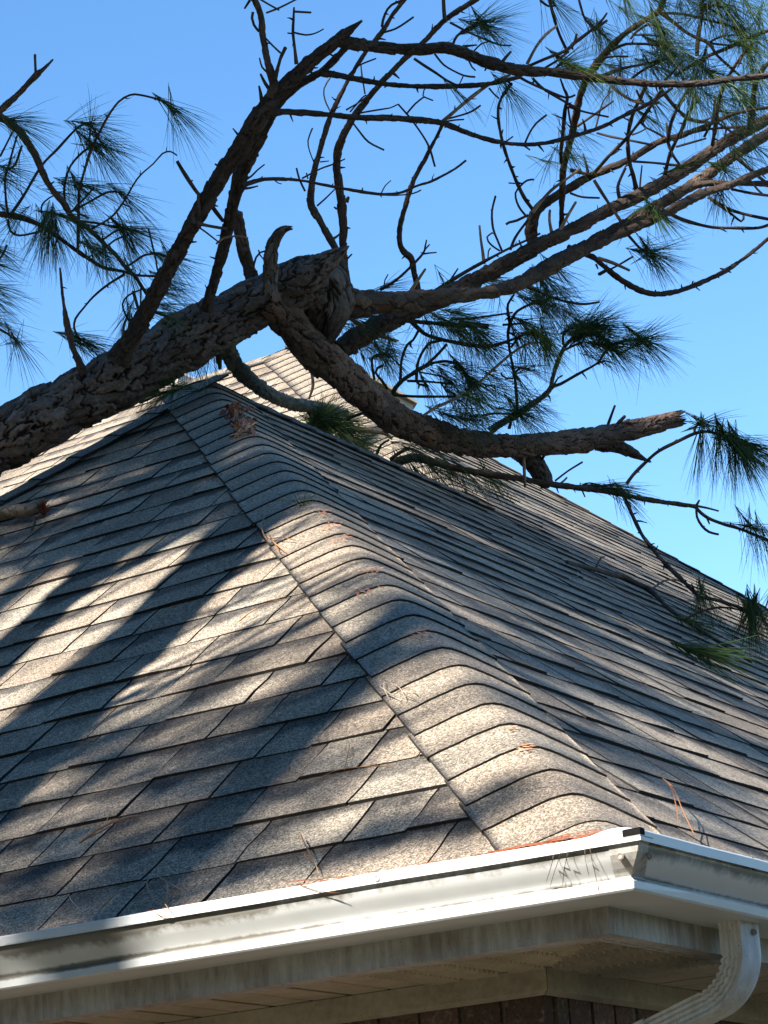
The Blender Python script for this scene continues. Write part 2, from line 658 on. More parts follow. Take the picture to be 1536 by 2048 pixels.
so = obj("shingle_courses", stuff.mesh("shingle_courses", [M_SH, M_ASPH]), roof)
so['kind'] = 'stuff'


# hip and ridge caps -----------------------------------------------------------------
def make_caps(P0, P1, nL, nR, n_keep, exposure=.1205, half=.131, r=.026, first=None, spec=None, nu=12, lift=.0050, start=0.0):
    """bent cap shingles from P0 (low) to P1 (high); nL/nR roof normals on both sides"""
    P0 = np.asarray(P0, float); P1 = np.asarray(P1, float)
    D = P1 - P0; ln = np.linalg.norm(D); D /= ln
    up = nL + nR; up -= (up @ D) * D; up /= np.linalg.norm(up)
    lat = np.cross(D, up)                 # to the right when looking up the hip with up up
    # slope of both planes across the hip
    def slope(n):
        n2 = n - (n @ D) * D
        return (n2 @ lat) / (n2 @ up)
    tb = abs(slope(nL))
    out = []
    n = int((ln - start) / exposure) + 1
    for i in range(n):
        l0 = start + i * exposure + random.uniform(-.003, .003)
        if i == 0:
            l0 = start
        l0 = max(l0, .010)
        Lc = exposure + .02
        V = []; UV = []
        nl = 2
        w = half + random.uniform(-.003, .003)
        skew = random.uniform(-.004, .004)
        for j in range(nl + 1):
            k = 1 - j / nl
            for q in range(nu + 1):
                u = (q / nu * 2 - 1)
                x = u * w
                hy = -tb * (math.sqrt(x * x + r * r) - r * .62) + lift + .0045 * k * k + .0015
                l = l0 + j / nl * Lc + skew * u + .0012 * math.sin(q * 2.1 + i)
                l = min(l, ln + .02)
                V.append(P0 + D * l + lat * x + up * hy)
                UV.append((q / nu, j / nl))
        n1 = nu + 1
        F = []; M = []
        for j in range(nl):
            for q in range(nu):
                F.append((j * n1 + q, j * n1 + q + 1, (j + 1) * n1 + q + 1, (j + 1) * n1 + q)); M.append(0)
        b0 = len(V)
        loop = [j * n1 + nu for j in range(nl, -1, -1)] + list(range(nu - 1, -1, -1)) + [j * n1 for j in range(1, nl + 1)]
        for a in loop:
            V.append(V[a] - up * .0048 + D * .0006); UV.append(UV[a])
        for a in range(len(loop) - 1):
            F.append((loop[a], b0 + a, b0 + a + 1, loop[a + 1])); M.append(1)
        out.append((V, F, M, UV))
    return out, (P0, D, lat, up, tb, r, lift)


def hang_caps(caps, individual=True, rbase=None, name="hip_cap"):
    mb = MB()
    for V, F, M, UV in caps:
        rnd = random.choice([.3, .45, .5, .55, .62, .7, .75]) if rbase is None else rbase()
        if individual:
            me = mesh(name, V, F, [M_CAP, M_ASPH], M, UV, {'rnd': [rnd] * len(F)}, None, False)
            sm = np.array([m == 0 for m in M]); me.polygons.foreach_set('use_smooth', sm)
            obj(name, me, roof)
        else:
            mb.add(V, F, M, UV, rnd)
    return mb


near_caps, NH = make_caps((0, 0, 0), Wp, nA, nB, True, start=-.056, nu=16)
hang_caps(near_caps)
nLeft = np.cross(Wp - lh0, np.array([0, 1.0, 0])); nLeft /= np.linalg.norm(nLeft)
if nLeft[2] < 0:
    nLeft = -nLeft
lc, _ = make_caps(lh0, Wp, nLeft, nA, True, exposure=.135, nu=8, half=.12)
hang_caps(lc[-16:])
mc, _ = make_caps(Jp, Mp, nA, nB, True, nu=8)
hang_caps(mc)
rc, _ = make_caps(Jp + np.array([0, .05, 0]), Wp, nB, np.array([-sp, 0, cp]), True, nu=6, half=.12, lift=.002)
hang_caps(rc, name="ridge_cap")
fc, _ = make_caps(Mp + np.array([1, 1, -tp]) * 3.2, Mp, nB, np.array([0, sp, cp]), True, nu=6, half=.12)
hang_caps(fc)
mr, _ = make_caps(Mp + np.array([-3.2, 0, 0]), Mp, nA, np.array([0, sp, cp]), True, nu=6, half=.12)
hang_caps(mr, name="ridge_cap")


def cap_pt(l, x, extra=.002):
    P0, D, lat, up, tb, r, lift = NH
    hy = -tb * (math.sqrt(x * x + r * r) - r * .62) + lift + .0055
    return P0 + D * l + lat * x + up * (hy + extra)


# roof fittings beyond the ridges ----------------------------------------------------
vb = MB()
v0 = PX(724, 752, 12.45)
v1_ = PX(826, 808, 12.62)
vlen = np.linalg.norm(v1_ - v0)
vd = (v1_ - v0) / vlen
vl = np.array([-1, 1, 0]) / math.sqrt(2)
vu = np.array([0, 0, 1.0])
pts = []
for l, z0, z1 in ((-.1, -.3, .0), (vlen, -.12, .0)):
    for w in (0, .4):
        pts += [v0 + vd * l + vl * w + vu * z0, v0 + vd * l + vl * w + vu * z1]
vb.add(pts, [(0, 1, 5, 4), (2, 6, 7, 3), (0, 2, 3, 1), (4, 5, 7, 6), (1, 3, 7, 5)])
pts = []
for l, z0, z1 in ((-.12, .001, .016), (vlen + .02, .001, .018)):
    for w in (-.03, .43):
        pts += [v0 + vd * l + vl * w + vu * z0, v0 + vd * l + vl * w + vu * z1]
vb.add(pts, [(0, 1, 5, 4), (2, 6, 7, 3), (0, 2, 3, 1), (4, 5, 7, 6), (1, 3, 7, 5), (0, 4, 6, 2)])
vo = obj("roof_vent", vb.mesh("roof_vent", [M_VENT]), roof)
vo['label'] = 'beige boxy roof fitting showing behind the far hip'
vb = MB()
c0 = PX(350, 765, 12.9)
ax = np.array([1.0, 0, 0]); ay = np.array([0, 1.0, 0])
ring0 = [c0 + ax * a + ay * b + vu * z for a, b, z in ((-.17, -.16, -.22), (.17, -.16, -.22), (.17, .16, -.22), (-.17, .16, -.22))]
ring1 = [c0 + ax * a + ay * b + vu * z for a, b, z in ((-.15, -.14, .0), (.13, -.14, -.02), (.13, .14, -.02), (-.15, .14, .0))]
ring2 = [c0 + ax * a + ay * b + vu * z for a, b, z in ((-.07, -.08, .05), (.05, -.08, .045), (.05, .08, .045), (-.07, .08, .05))]
V = ring0 + ring1 + ring2
F = [(i, (i + 1) % 4, 4 + (i + 1) % 4, 4 + i) for i in range(4)] + [(4 + i, 4 + (i + 1) % 4, 8 + (i + 1) % 4, 8 + i) for i in range(4)] + [(8, 9, 10, 11)]
vb.add(V, F)
v2 = obj("roof_vent", vb.mesh("roof_vent", [flat_mat("grey_vent_metal", (.36, .35, .33), .6, 15, .15)]), roof)
v2['label'] = 'grey roof fitting on the main ridge behind the trunk'


# gutters -----------------------------------------------------------------------------
FO = 0.0243                       # fascia set back from the shingle edge
# profile: (outward, z, v) from bottom back to rim inner lip
PROF = [(-FO, -.089, 0), (.050, -.089, .04), (.0630, -.0885, .06), (.0662, -.086, .08), (.0672, -.0755, .27), (.0640, -.0722, .31), (.0600, -.0704, .34), (.0605, -.0680, .37),
        (.0650, -.0635, .45), (.0715, -.0585, .52), (.0800, -.0505, .58), (.0878, -.0420, .64), (.0915, -.0350, .69), (.0922, -.0310, .72), (.0922, -.0272, .74),
        (.0965, -.0265, .76), (.0998, -.0300, .80), (.1000, -.0165, .94), (.0985, -.0143, .96), (.0950, -.0140, .98), (.0850, -.0140, 1.0), (.0850, -.0230, 1.02)]


def gutter_run(face, length, n):
    V = []; UV = []; F = []
    for i in range(n + 1):
        t = -1 + 0.0
        f = i / n
        for d, z, v in PROF:
            run = -d * (1 - f) + length * f if True else 0
            # start on the mitre line (run = -d), end square
            wob = (.0012 * math.sin(run * 5.2) + .0007 * math.sin(run * 17.3 + v * 3)) * (v > .2)
            tilt = .007 * min(max(run, 0), 1.2) if face == 'A' else -.001 * max(run, 0)
            zz = z + (tilt * (1.0 if v > .5 else .55)) + wob * .4
            if face == 'A':
                V.append((-run, -d - wob, zz))
            else:
                V.append((d + wob, run, zz))
            UV.append((run, v))
    m = len(PROF)
    for i in range(n):
        for j in range(m - 1):
            a = i * m + j
            F.append((a, a + 1, a + m + 1, a + m))
    me = mesh("gutter", V, F, [M_GUT if face == "A" else M_GUTB], None, UV)
    return me


def smooth_gutter(me):
    me.polygons.foreach_set('use_smooth', np.array([(i % (len(PROF) - 1)) in (6, 7, 8, 9, 10, 11, 12) for i in range(len(me.polygons))]))


gA = gutter_run('A', 5.0, 40); smooth_gutter(gA)
gutA = hpart("gutter", gA); gutA['label'] = 'sunlit white gutter along the front eave'
gB = gutter_run('B', 9.0, 50); smooth_gutter(gB)
gutB = hpart("gutter", gB); gutB['label'] = 'shaded white gutter along the side eave'
# mitre strip that wraps the corner
V = []; F = []
st = [(d + .0009, z, v) for d, z, v in PROF if .30 < v < .78]
for d, z, v in st:
    V += [(.047 - (.0922 - d) * .35, -d, z), (d - .001, -d, z), (d, -d + .001, z), (d, -.064 + (.0922 - d) * 1.3, z)]
for j in range(len(st) - 1):
    for i in range(3):
        a = j * 4 + i
        F.append((a, a + 1, a + 5, a + 4))
me = mesh("corner_strip", V, F, [M_MITER])
cs = obj("corner_strip", me, gutA); cs['label'] = 'dirty metal strip wrapped round the gutter corner'


def disc_at(P, n, r, h, mat, name, parent, seg=10):
    n = np.asarray(n, float); n /= np.linalg.norm(n)
    a = np.cross(n, [0, 0, 1.0]); a /= np.linalg.norm(a); b = np.cross(n, a)
    V = []
    for rr, hh in ((r, 0), (r, h * .6), (r * .7, h), (r * .45, h * .62)):
        for i in range(seg):
            t = i / seg * 2 * math.pi
            V.append(np.asarray(P) + a * math.cos(t) * rr + b * math.sin(t) * rr + n * hh)
    F = [(k * seg + i, k * seg + (i + 1) % seg, (k + 1) * seg + (i + 1) % seg, (k + 1) * seg + i) for k in range(3) for i in range(seg)]
    F.append(tuple(range(3 * seg, 4 * seg)))
    return obj(name, mesh(name, V, F, [mat]), parent)


disc_at(hit(1242, 1714, np.array([0, 1., 0]), -.0885), (0, -1, .15), .0058, .004, M_SCREW, "screw", gutA)
disc_at(hit(1296, 1713, np.array([1., 0, 0]), .0885), (1, 0, .15), .0052, .004, M_SCREW, "screw", gutB)
disc_at(hit(755, 1757, np.array([0, 1., 0]), -.1008), (0, -1, 0), .0052, .003, flat_mat("nail_zinc", (.36, .36, .35), .5), "gutter_nail", gutA)
# black sealant patch + grey tab over the corner of the rim
tp_ = MB()
tp_.box((.074, -.1010, -.0222), (.1008, -.0995, -.0138), 0)
tp_.box((.0995, -.0995, -.0222), (.1010, -.088, -.0138), 0)
tp_.add([(.074, -.1010, -.0130), (.1008, -.1010, -.0130), (.1008, -.088, -.0130), (.074, -.090, -.0128)], [(0, 1, 2, 3)], 0)
o = obj("corner_patch", tp_.mesh("corner_patch", [M_BLACK]), gutA); o['label'] = 'small black sealant patch on the corner of the rim'
tp_ = MB()
V = [(.050, -.1006, -.0232), (.1004, -.1008, -.0236), (.1008, -.064, -.0236), (.048, -.0895, -.0345), (.0895, -.0895, -.0355), (.0895, -.066, -.0345)]
tp_.add(V, [(0, 3, 4, 1), (1, 4, 5, 2)])
obj("corner_tab", tp_.mesh("corner_tab", [M_MITER]), gutA)
# lifted flap of the gutter lip near the corner
V = []
for i in range(7):
    f = i / 6
    x = .005 + .075 * f
    V += [(x, -.094, -.013), (x, -.082 + .006 * f, -.013 + .009 * math.sin(f * 2.6))]
F = [(2 * i, 2 * i + 2, 2 * i + 3, 2 * i + 1) for i in range(6)]
o = obj("gutter_flap", mesh("gutter_flap", V, F, [M_GUT], None, [(0, .9)] * len(V)), gutA); o['label'] = 'bent up flap of the gutter lip'
# section joint line on the side gutter
mbj = MB(); mbj.box((.0985, .245, -.0325), (.1012, .2465, -.0138))
obj("gutter_seam", mbj.mesh("gutter_seam", [M_ASPH]), gutB)

# fascia, soffit, frieze, wall ---------------------------------------------------------
WL = 0.268
ZF = -.1268


def slab(name, a, b, mat, parent=None):
    mb = MB(); mb.box(a, b)
    return hpart(name, mb.mesh(name, [mat]), parent)


# the fascia's lower face lip
fa = MB(); fa.box((-9.4, FO, ZF), (-FO - .018, FO + .018, -.004)); fa.box((-9.4, FO + .018, ZF), (-FO - .018, FO + .045, ZF + .004))
fo = hpart("fascia", fa.mesh("fascia", [M_FASC])); fo['label'] = 'front fascia board below the gutter'
fb = MB(); fb.box((-FO - .018, FO, ZF), (-FO, 10.5, -.004)); fb.box((-FO - .045, FO + .045, ZF), (-FO - .018, 10.5, ZF + .004))
fo = hpart("fascia", fb.mesh("fascia", [M_FASC])); fo['label'] = 'side fascia board, stained'
ZS = -.1215


def soffit_panel(face, a, b, vent, last=False):
    """panel across the eave between fascia and wall, run a..b along the eave, two V grooves; vents are raised bars"""
    V = []; F = []
    ys = (FO + .019, WL + .004)
    prof = [(0, 0), (.004, .007), (.007, 0), (.46, 0), (.48, .005), (.50, .005), (.52, 0), (1 - .007, 0), (1 - .003, .007), (1, .007)]
    for f, z in prof:
        r = a + (b - a) * f if f not in (.004, .007, .993, .997) else (a + .004 if f == .004 else a + .007 if f == .007 else b - .007 if f == .993 else b - .003)
        for y in ys:
            # mitre at the corner: run cannot pass the diagonal
            rr = max(r, y)
            V.append((-rr, y, ZS + z) if face == 'A' else (-y, rr, ZS + z))
    for i in range(len(prof) - 1):
        F.append((2 * i, 2 * i + 1, 2 * i + 3, 2 * i + 2))
    mb = MB(); mb.add(V, F)
    if vent:
        for lo, hi in ((a + .012, a + (b - a) * .45), (a + (b - a) * .55, b - .012)):
            n = 15
            for i in range(n):
                y = ys[0] + .012 + (ys[1] - ys[0] - .02) * i / n
                l0 = max(lo, y + .006); h0 = hi
                if h0 - l0 < .008:
                    continue
                w = .006
                pts = [(l0, y, ZS - .0003), (h0, y, ZS - .0003), (h0, y + w, ZS - .0003), (l0, y + w, ZS - .0003), (l0, y + .001, ZS - .0065), (h0, y + .001, ZS - .0065)]
                if face == 'B':
                    pts = [(-p[1], p[0], p[2]) for p in pts]
                else:
                    pts = [(-p[0], p[1], p[2]) for p in pts]
                mb.add(pts, [(0, 1, 5, 4), (4, 5, 2, 3), (0, 4, 3), (1, 2, 5)])
    return mb.mesh("soffit_panel", [M_SOFF])


sf = MB(); sf.box((-9.4, FO + .02, ZS + .010), (-FO - .05, WL + .05, ZS + .016)); sf.box((-WL - .05, WL + .05, ZS + .010), (-FO - .02, 10.5, ZS + .016))
soff = hpart("soffit", sf.mesh("soffit", [M_DECK]))
pw = .15
for i in range(14):
    a = .03 + i * pw
    obj("soffit_panel", soffit_panel('A', a, a + pw - .001, i in (0, 1, 2, 7, 8, 9)), soff)
for i in range(22):
    a = .03 + i * pw
    obj("soffit_panel", soffit_panel('B', a, a + pw - .001, i in (0, 1, 2, 6, 10, 14)), soff)
# dark gap where the two soffits meet: left open (mitre with a few mm)
fz = MB()
fz.add([(-9.4, WL, ZS - .001), (-WL + .0, WL, ZS - .001), (-WL - .0, WL, ZS - .0345), (-9.4, WL, ZS - .0345), (-9.4, WL + .014, ZS - .0405), (-WL - .014, WL + .014, ZS - .0405)],
       [(0, 3, 2, 1), (3, 4, 5, 2)])
fo = hpart("frieze_board", fz.mesh("frieze_board", [M_FRZ])); fo['label'] = 'front frieze board under the soffit'
fz = MB()
fz.add([(-WL - .0, WL + .002, ZS - .001), (-WL, 10.4, ZS - .001), (-WL, 10.4, ZS - .0345), (-WL, WL + .002, ZS - .0345), (-WL - .014, 10.4, ZS - .0405), (-WL - .014, WL + .016, ZS - .0405)],
       [(0, 3, 2, 1), (3, 5, 4, 2)])
fo = hpart("frieze_board", fz.mesh("frieze_board", [M_FRZ])); fo['label'] = 'side frieze board under the soffit'
WB = WL + .020
wm = MB()
wm.box((-9.3, WB + .006, GZ + .002), (-WB - .006, 10.3, ZS - .010))
wall = hpart("brick_wall", wm.mesh("brick_wall", [M_MORTAR]))
wb_ = .066
brk = []
def brick(a, b, rnd):
    (x0, y0, z0), (x1, y1, z1) = a, b
    e = .003
    mb = MB(); mb.box(a, b, 0, rnd)
    me = mb.mesh("brick", [M_BRICK])
    obj("brick", me, wall)
zt = ZS - .030
for i in range(30):                     # soldier course under the frieze, front
    x = -WB - .002 - i * (wb_ + .009)
    brick((x - wb_, WB - random.uniform(0, .003), zt - .20), (x, WB + .03, zt), random.random())
for i in range(22):                     # and along the side
    y = WB + .004 + i * (wb_ + .009)
    brick((-WB - .03, y + (.034 if i == 0 else 0), zt - .20), (-WB + random.uniform(0, .003), y + wb_, zt), random.random())
for r_i in range(2):                    # two running courses below it
    z1 = zt - .21 - r_i * .068
    for i in range(10):
        x = -WB - .002 - i * .205 - (.1 if r_i else 0)
        brick((x - .195, WB - random.uniform(0, .003), z1 - .058), (min(x, -WB - .002), WB + .03, z1), random.random())
    for i in range(8):
        y = WB + .036 + i * .205
        brick((-WB - .03, y, z1 - .058), (-WB + random.uniform(0, .003), y + .195, z1), random.random())
# the rest of the wall's courses down to the ground, never in the picture
lw = MB()
z1 = zt - .21 - 2 * .068
row = 0
while z1 - .058 > GZ:
    for i in range(44):
        x = -WB - .002 - i * .205 - (.1 if row % 2 else 0)
        lw.box((x - .195, WB - .001, z1 - .058), (min(x, -WB - .002), WB + .03, z1), 0, random.random())
    for i in range(48):
        y = WB + .036 + i * .205 + (.05 if row % 2 else 0)
        lw.box((-WB - .03, y, z1 - .058), (-WB + .001, y + .195, z1), 0, random.random())
    z1 -= .068
    row += 1
lo = obj("lower_bricks", lw.mesh("lower_bricks", [M_BRICK]), wall); lo['kind'] = 'stuff'

# downspout -----------------------------------------------------------------------------
def downspout():
    # cross-section (a along x, b along y), corrugated
    sec = []
    A_, B_ = .0175, .0315
    def side(p, q, n, nrm):
        for i in range(n):
            f = i / n
            off = (-.0022 if (i % 2 == 1) and 0 < i < n - 0 else 0)
            sec.append((p[0] + (q[0] - p[0]) * f + nrm[0] * off, p[1] + (q[1] - p[1]) * f + nrm[1] * off))
    side((-A_, -B_), (A_, -B_), 9, (0, -1))
    side((A_, -B_), (A_, B_), 13, (1, 0))
    side((A_, B_), (-A_, B_), 9, (0, 1))
    side((-A_, B_), (-A_, -B_), 13, (-1, 0))
    base = np.array([.0215, .343, -.088])
    path = [(base, 0.0)]
    pts = []
    z = 0
    for i in range(4):
        pts.append((base + np.array([0, 0, -.040 * i / 3]), 0.0, 0))
    r = .078; c = base + np.array([-r, 0, -.040])
    nb = 22
    for i in range(1, nb + 1):
        t = R(73) * i / nb
        pts.append((c + np.array([math.cos(t) * r, 0, -math.sin(t) * r]), t, i % 3 == 0))
    P, t, _ = pts[-1]
    for i in range(1, 4):
        pts.append((P + np.array([-math.sin(t), 0, -math.cos(t)]) * .235 * i / 3, t, 0))
    V = []; F = []
    n = len(sec)
    for P, t, crimp in pts:
        ax_ = np.array([math.cos(t), 0, -math.sin(t)])
        for a, b in sec:
            aa = a
            if crimp and a < A_ * .6:
                aa = a + .0018 * (A_ * .6 - a) / (A_ * 1.6) * 1.6
                b2 = b * .955
            else:
                b2 = b
            V.append(P + ax_ * aa + np.array([0, b2, 0]))
    for k in range(len(pts) - 1):
        for i in range(n):
            F.append((k * n + i, k * n + (i + 1) % n, (k + 1) * n + (i + 1) % n, (k + 1) * n + i))
    return mesh("downspout", V, F, [M_DOWN]), pts


dm, dpts = downspout()
dsp = hpart("downspout", dm); dsp['label'] = 'ribbed white downspout elbow turning back to the wall'
disc_at((.0392, .352, -.104), (1, 0, 0), .005, .005, M_SCREW, "screw", dsp)
dj = MB()
Pj, tj, _ = dpts[-3]
axj = np.array([math.cos(tj), 0, -math.sin(tj)]); dd = np.array([-math.sin(tj), 0, -math.cos(tj)])
V = []
for l in (0, .05):
    for a, b in ((-.0195, -.0335), (.0195, -.0335), (.0195, .0335), (-.0195, .0335)):
        V.append(Pj + dd * (.02 + l) + axj * a + np.array([0, b, 0]))
dj.add(V, [(i, (i + 1) % 4, 4 + (i + 1) % 4, 4 + i) for i in range(4)])
obj("elbow_sleeve", dj.mesh("elbow_sleeve", [M_DOWN]), dsp)
V = []
Pe, te, _ = dpts[-1]
ring = ((-.0175, -.0315), (.0175, -.0315), (.0175, .0315), (-.0175, .0315))
axe = np.array([math.cos(te), 0, -math.sin(te)]); dde = np.array([-math.sin(te), 0, -math.cos(te)])
lp = [(Pe - dde * .004, axe * 1.06), (Pe + dde * .012 + np.array([0, 0, -.006]), np.array([.80, 0, -.60])), (Pe + dde * .016 + np.array([0, 0, -.035]), np.array([1.0, 0, 0])), (np.array([(Pe + dde * .016)[0], Pe[1], GZ + .05]), np.array([1.0, 0, 0]))]
for P_, ax_ in lp:
    for a, b in ring:
        V.append(P_ + ax_ * a + np.array([0, b * 1.03, 0]))
dj = MB(); dj.add(V, [(k * 4 + i, k * 4 + (i + 1) % 4, k * 4 + 4 + (i + 1) % 4, k * 4 + 4 + i) for k in range(3) for i in range(4)])
obj("lower_pipe", dj.mesh("lower_pipe", [M_DOWN]), dsp)


# ------------------------------------------------------------------ wood: tubes with bark
def hash2(i, j, s):
    h = (i * 374761393 + j * 668265263 + s * 974634777) & 0xffffffff
    h = ((h ^ (h >> 13)) * 1274126177) & 0xffffffff
    return ((h ^ (h >> 16)) & 0xffff) / 65535.0


def bark_field(a, c, La, Nc, seed):
    """a: along / La, c: 0..Nc around (periodic).  returns plate height 0..1, plate random"""
    ia = np.floor(a).astype(np.int64); ic = np.floor(c).astype(np.int64)
    F1 = np.full(a.shape, 9.0); F2 = np.full(a.shape, 9.0); id_ = np.zeros(a.shape); ta = np.zeros(a.shape)
    for da in (-1, 0, 1):
        for dc in (-1, 0, 1):
            ja = ia + da; jc = ic + dc; w = np.mod(jc, Nc)
            px = ja + .5 + (hash2(ja, w, seed) - .5) * .95
            py = jc + .5 + (hash2(ja, w, seed + 7) - .5) * .95
            d = np.hypot(a - px, c - py)
            up = d < F1
            F2 = np.where(up, F1, np.minimum(F2, d))
            id_ = np.where(up, hash2(ja, w, seed + 13), id_)
            ta = np.where(up, a - px, ta)
            F1 = np.where(up, d, F1)
    e = F2 - F1
    return sstep(.03, .15, e), id_, ta


def resample(P, W_, ds):
    P = np.asarray(P, float); W_ = np.asarray(W_, float)
    n = len(P)
    Q = np.vstack([2 * P[0] - P[1], P, 2 * P[-1] - P[-2]])
    out = []; ow = []
    for i in range(n - 1):
        p0, p1, p2, p3 = Q[i], Q[i + 1], Q[i + 2], Q[i + 3]
        ln = np.linalg.norm(p2 - p1)
        m = max(1, int(math.ceil(ln / ds)))
        for k in range(m):
            t = k / m
            out.append(.5 * ((2 * p1) + (-p0 + p2) * t + (2 * p0 - 5 * p1 + 4 * p2 - p3) * t * t + (-p0 + 3 * p1 - 3 * p2 + p3) * t ** 3))
            ow.append(W_[i] * (1 - t) + W_[i + 1] * t)
    out.append(P[-1]); ow.append(W_[-1])
    return np.array(out), np.array(ow)


TSEED = [3]


def tube(P, rad, ds, nseg, mat, amp=0.0, La=.05, Lc=.03, end='cut', knob=.06, name='limb', start='open', spurs=False):
    TSEED[0] += 1
    seed = TSEED[0]
    C_, r_ = resample(P, rad, ds)
    n = len(C_)
    T = np.gradient(C_, axis=0); T /= np.linalg.norm(T, axis=1)[:, None]
    a = np.cross(T[0], [0.3, 0.1, 1.0]); a /= np.linalg.norm(a)
    As = []
    for i in range(n):
        a = a - (a @ T[i]) * T[i]; a /= np.linalg.norm(a); As.append(a)
    As = np.array(As); Bs = np.cross(T, As)
    ln = np.r_[0, np.cumsum(np.linalg.norm(np.diff(C_, axis=0), axis=1))]
    th = np.arange(nseg) / nseg * 2 * math.pi
    wob = 1 + knob * (np.sin(ln * 23 + seed) * .5 + np.sin(ln * 57 + seed * 2.1) * .5)[:, None] + knob * .6 * np.sin(th * 2 + ln[:, None] * 9 + seed) + knob * .4 * np.sin(th * 3 - ln[:, None] * 17)
    rr = r_[:, None] * wob
    h = np.ones((n, nseg)); pid = np.full((n, nseg), .5)
    if amp > 0:
        circ = 2 * math.pi * r_.mean()
        Nc = max(4, int(round(circ / Lc)))
        aa = np.repeat((ln / La)[:, None], nseg, 1); cc = np.repeat((th / (2 * math.pi) * Nc)[None], n, 0)
        # warp for ragged outlines
        w1 = 2 * math.pi / Nc
        aa = aa + .26 * np.sin(cc * w1 * max(1, round(2.3 / w1)) + aa * 1.7 + seed) + .13 * np.sin(cc * w1 * max(1, round(7.1 / w1)) - aa * 5.3) + .07 * np.sin(cc * w1 * max(1, round(15 / w1)) + aa * 13)
        cc = cc + .24 * np.sin(aa * 2.9 + seed) + .11 * np.sin(aa * 8.3 + 1) + .05 * np.sin(aa * 19.0)
        h, pid, ta = bark_field(aa, cc, La, Nc, seed)
        h2, pid2, tb2 = bark_field(aa * 2.6 + 5, cc * 2 + .0, La, Nc * 2, seed + 50)
        flake = np.clip(ta + .5, 0, 1)
        disp = h * (.34 + .50 * pid + .70 * (flake - .5)) + .18 * h2 * h * pid2
        sc_ = np.minimum(1, r_ / r_.max())[:, None]
        rr = rr + amp * (disp - .6) * sc_
        h = np.clip(h * (.5 + .5 * h2), 0, 1)
        pid = .7 * pid + .3 * pid2
    else:
        nz = np.sin(ln[:, None] * 61 + th * 2 + seed) * .5 + .5
        h = .35 + .65 * nz; pid = np.repeat((np.sin(ln * 31 + seed) * .5 + .5)[:, None], nseg, 1)
    V = C_[:, None, :] + As[:, None, :] * (np.cos(th)[None, :, None] * rr[:, :, None]) + Bs[:, None, :] * (np.sin(th)[None, :, None] * rr[:, :, None])
    if end == 'jag':
        k = min(n - 1, max(2, int(r_[-1] * 1.5 / ds)))
        rs = np.random.default_rng(seed)
        sp_ = rs.random(nseg); sp_ = np.where(sp_ > .7, sp_ * 1.6, sp_ * .5) * r_[-1] * 1.1
        for m in range(k):
            V[n - 1 - m] += T[-1] * (sp_ * (1 - m / k))[:, None]
    V = V.reshape(-1, 3)
    i0 = np.arange(n - 1)[:, None] * nseg + np.arange(nseg)[None]
    i1 = np.arange(n - 1)[:, None] * nseg + (np.arange(nseg)[None] + 1) % nseg
    F = np.stack([i0, i1, i1 + nseg, i0 + nseg], -1).reshape(-1, 4).tolist()
    Vl = V.tolist(); hh = h.reshape(-1).tolist(); pp = pid.reshape(-1).tolist()
    tip = len(Vl)
    Vl.append((C_[-1] + T[-1] * (r_[-1] * (.6 if end != 'jag' else .1))).tolist()); hh.append(.1); pp.append(.9)
    b = (n - 1) * nseg
    F += [(b + i, b + (i + 1) % nseg, tip) for i in range(nseg)]
    if start == 'cap':
        s0 = len(Vl)
        Vl.append((C_[0] - T[0] * r_[0] * .3).tolist()); hh.append(.1); pp.append(.9)
        F += [((i + 1) % nseg, i, s0) for i in range(nseg)]
    if spurs:
        rs = np.random.default_rng(seed + 1000)
        pos = .05
        while pos < ln[-1] - .03:
            i = int(np.searchsorted(ln, pos))
            rr0 = r_[i]
            a_ = rs.random() * 6.283
            d = As[i] * math.cos(a_) + Bs[i] * math.sin(a_) + T[i] * rs.uniform(-.2, .7)
            d /= np.linalg.norm(d)
            L_ = rr0 * .9 + rs.uniform(.004, .017) * (1 if rs.random() < .8 else 2.2)
            w = min(.0032, rr0 * .55) * rs.uniform(.7, 1.2)
            e1 = np.cross(d, T[i]); e1 /= np.linalg.norm(e1) + 1e-9; e2 = np.cross(d, e1)
            o_ = len(Vl)
            for t_, ww in ((0, 1.5), (.55, 1.0), (1.0, .45)):
                c_ = C_[i] + d * L_ * t_ + T[i] * (.004 * t_ * t_ * rs.normal())
                for q in range(4):
                    an = q * 1.5708
                    Vl.append((c_ + e1 * w * ww * math.cos(an) + e2 * w * ww * math.sin(an)).tolist()); hh.append(.7); pp.append(.2)
            for k_ in range(2):
                for q in range(4):
                    F.append((o_ + k_ * 4 + q, o_ + k_ * 4 + (q + 1) % 4, o_ + k_ * 4 + 4 + (q + 1) % 4, o_ + k_ * 4 + 4 + q))
            F.append((o_ + 8, o_ + 9, o_ + 10, o_ + 11))
            pos += rs.uniform(.03, .11) if r_.max() < .02 else rs.uniform(.06, .2)
    return mesh(name, Vl, F, [mat], None, None, None, {'plate': hh, 'prnd': pp}, True)


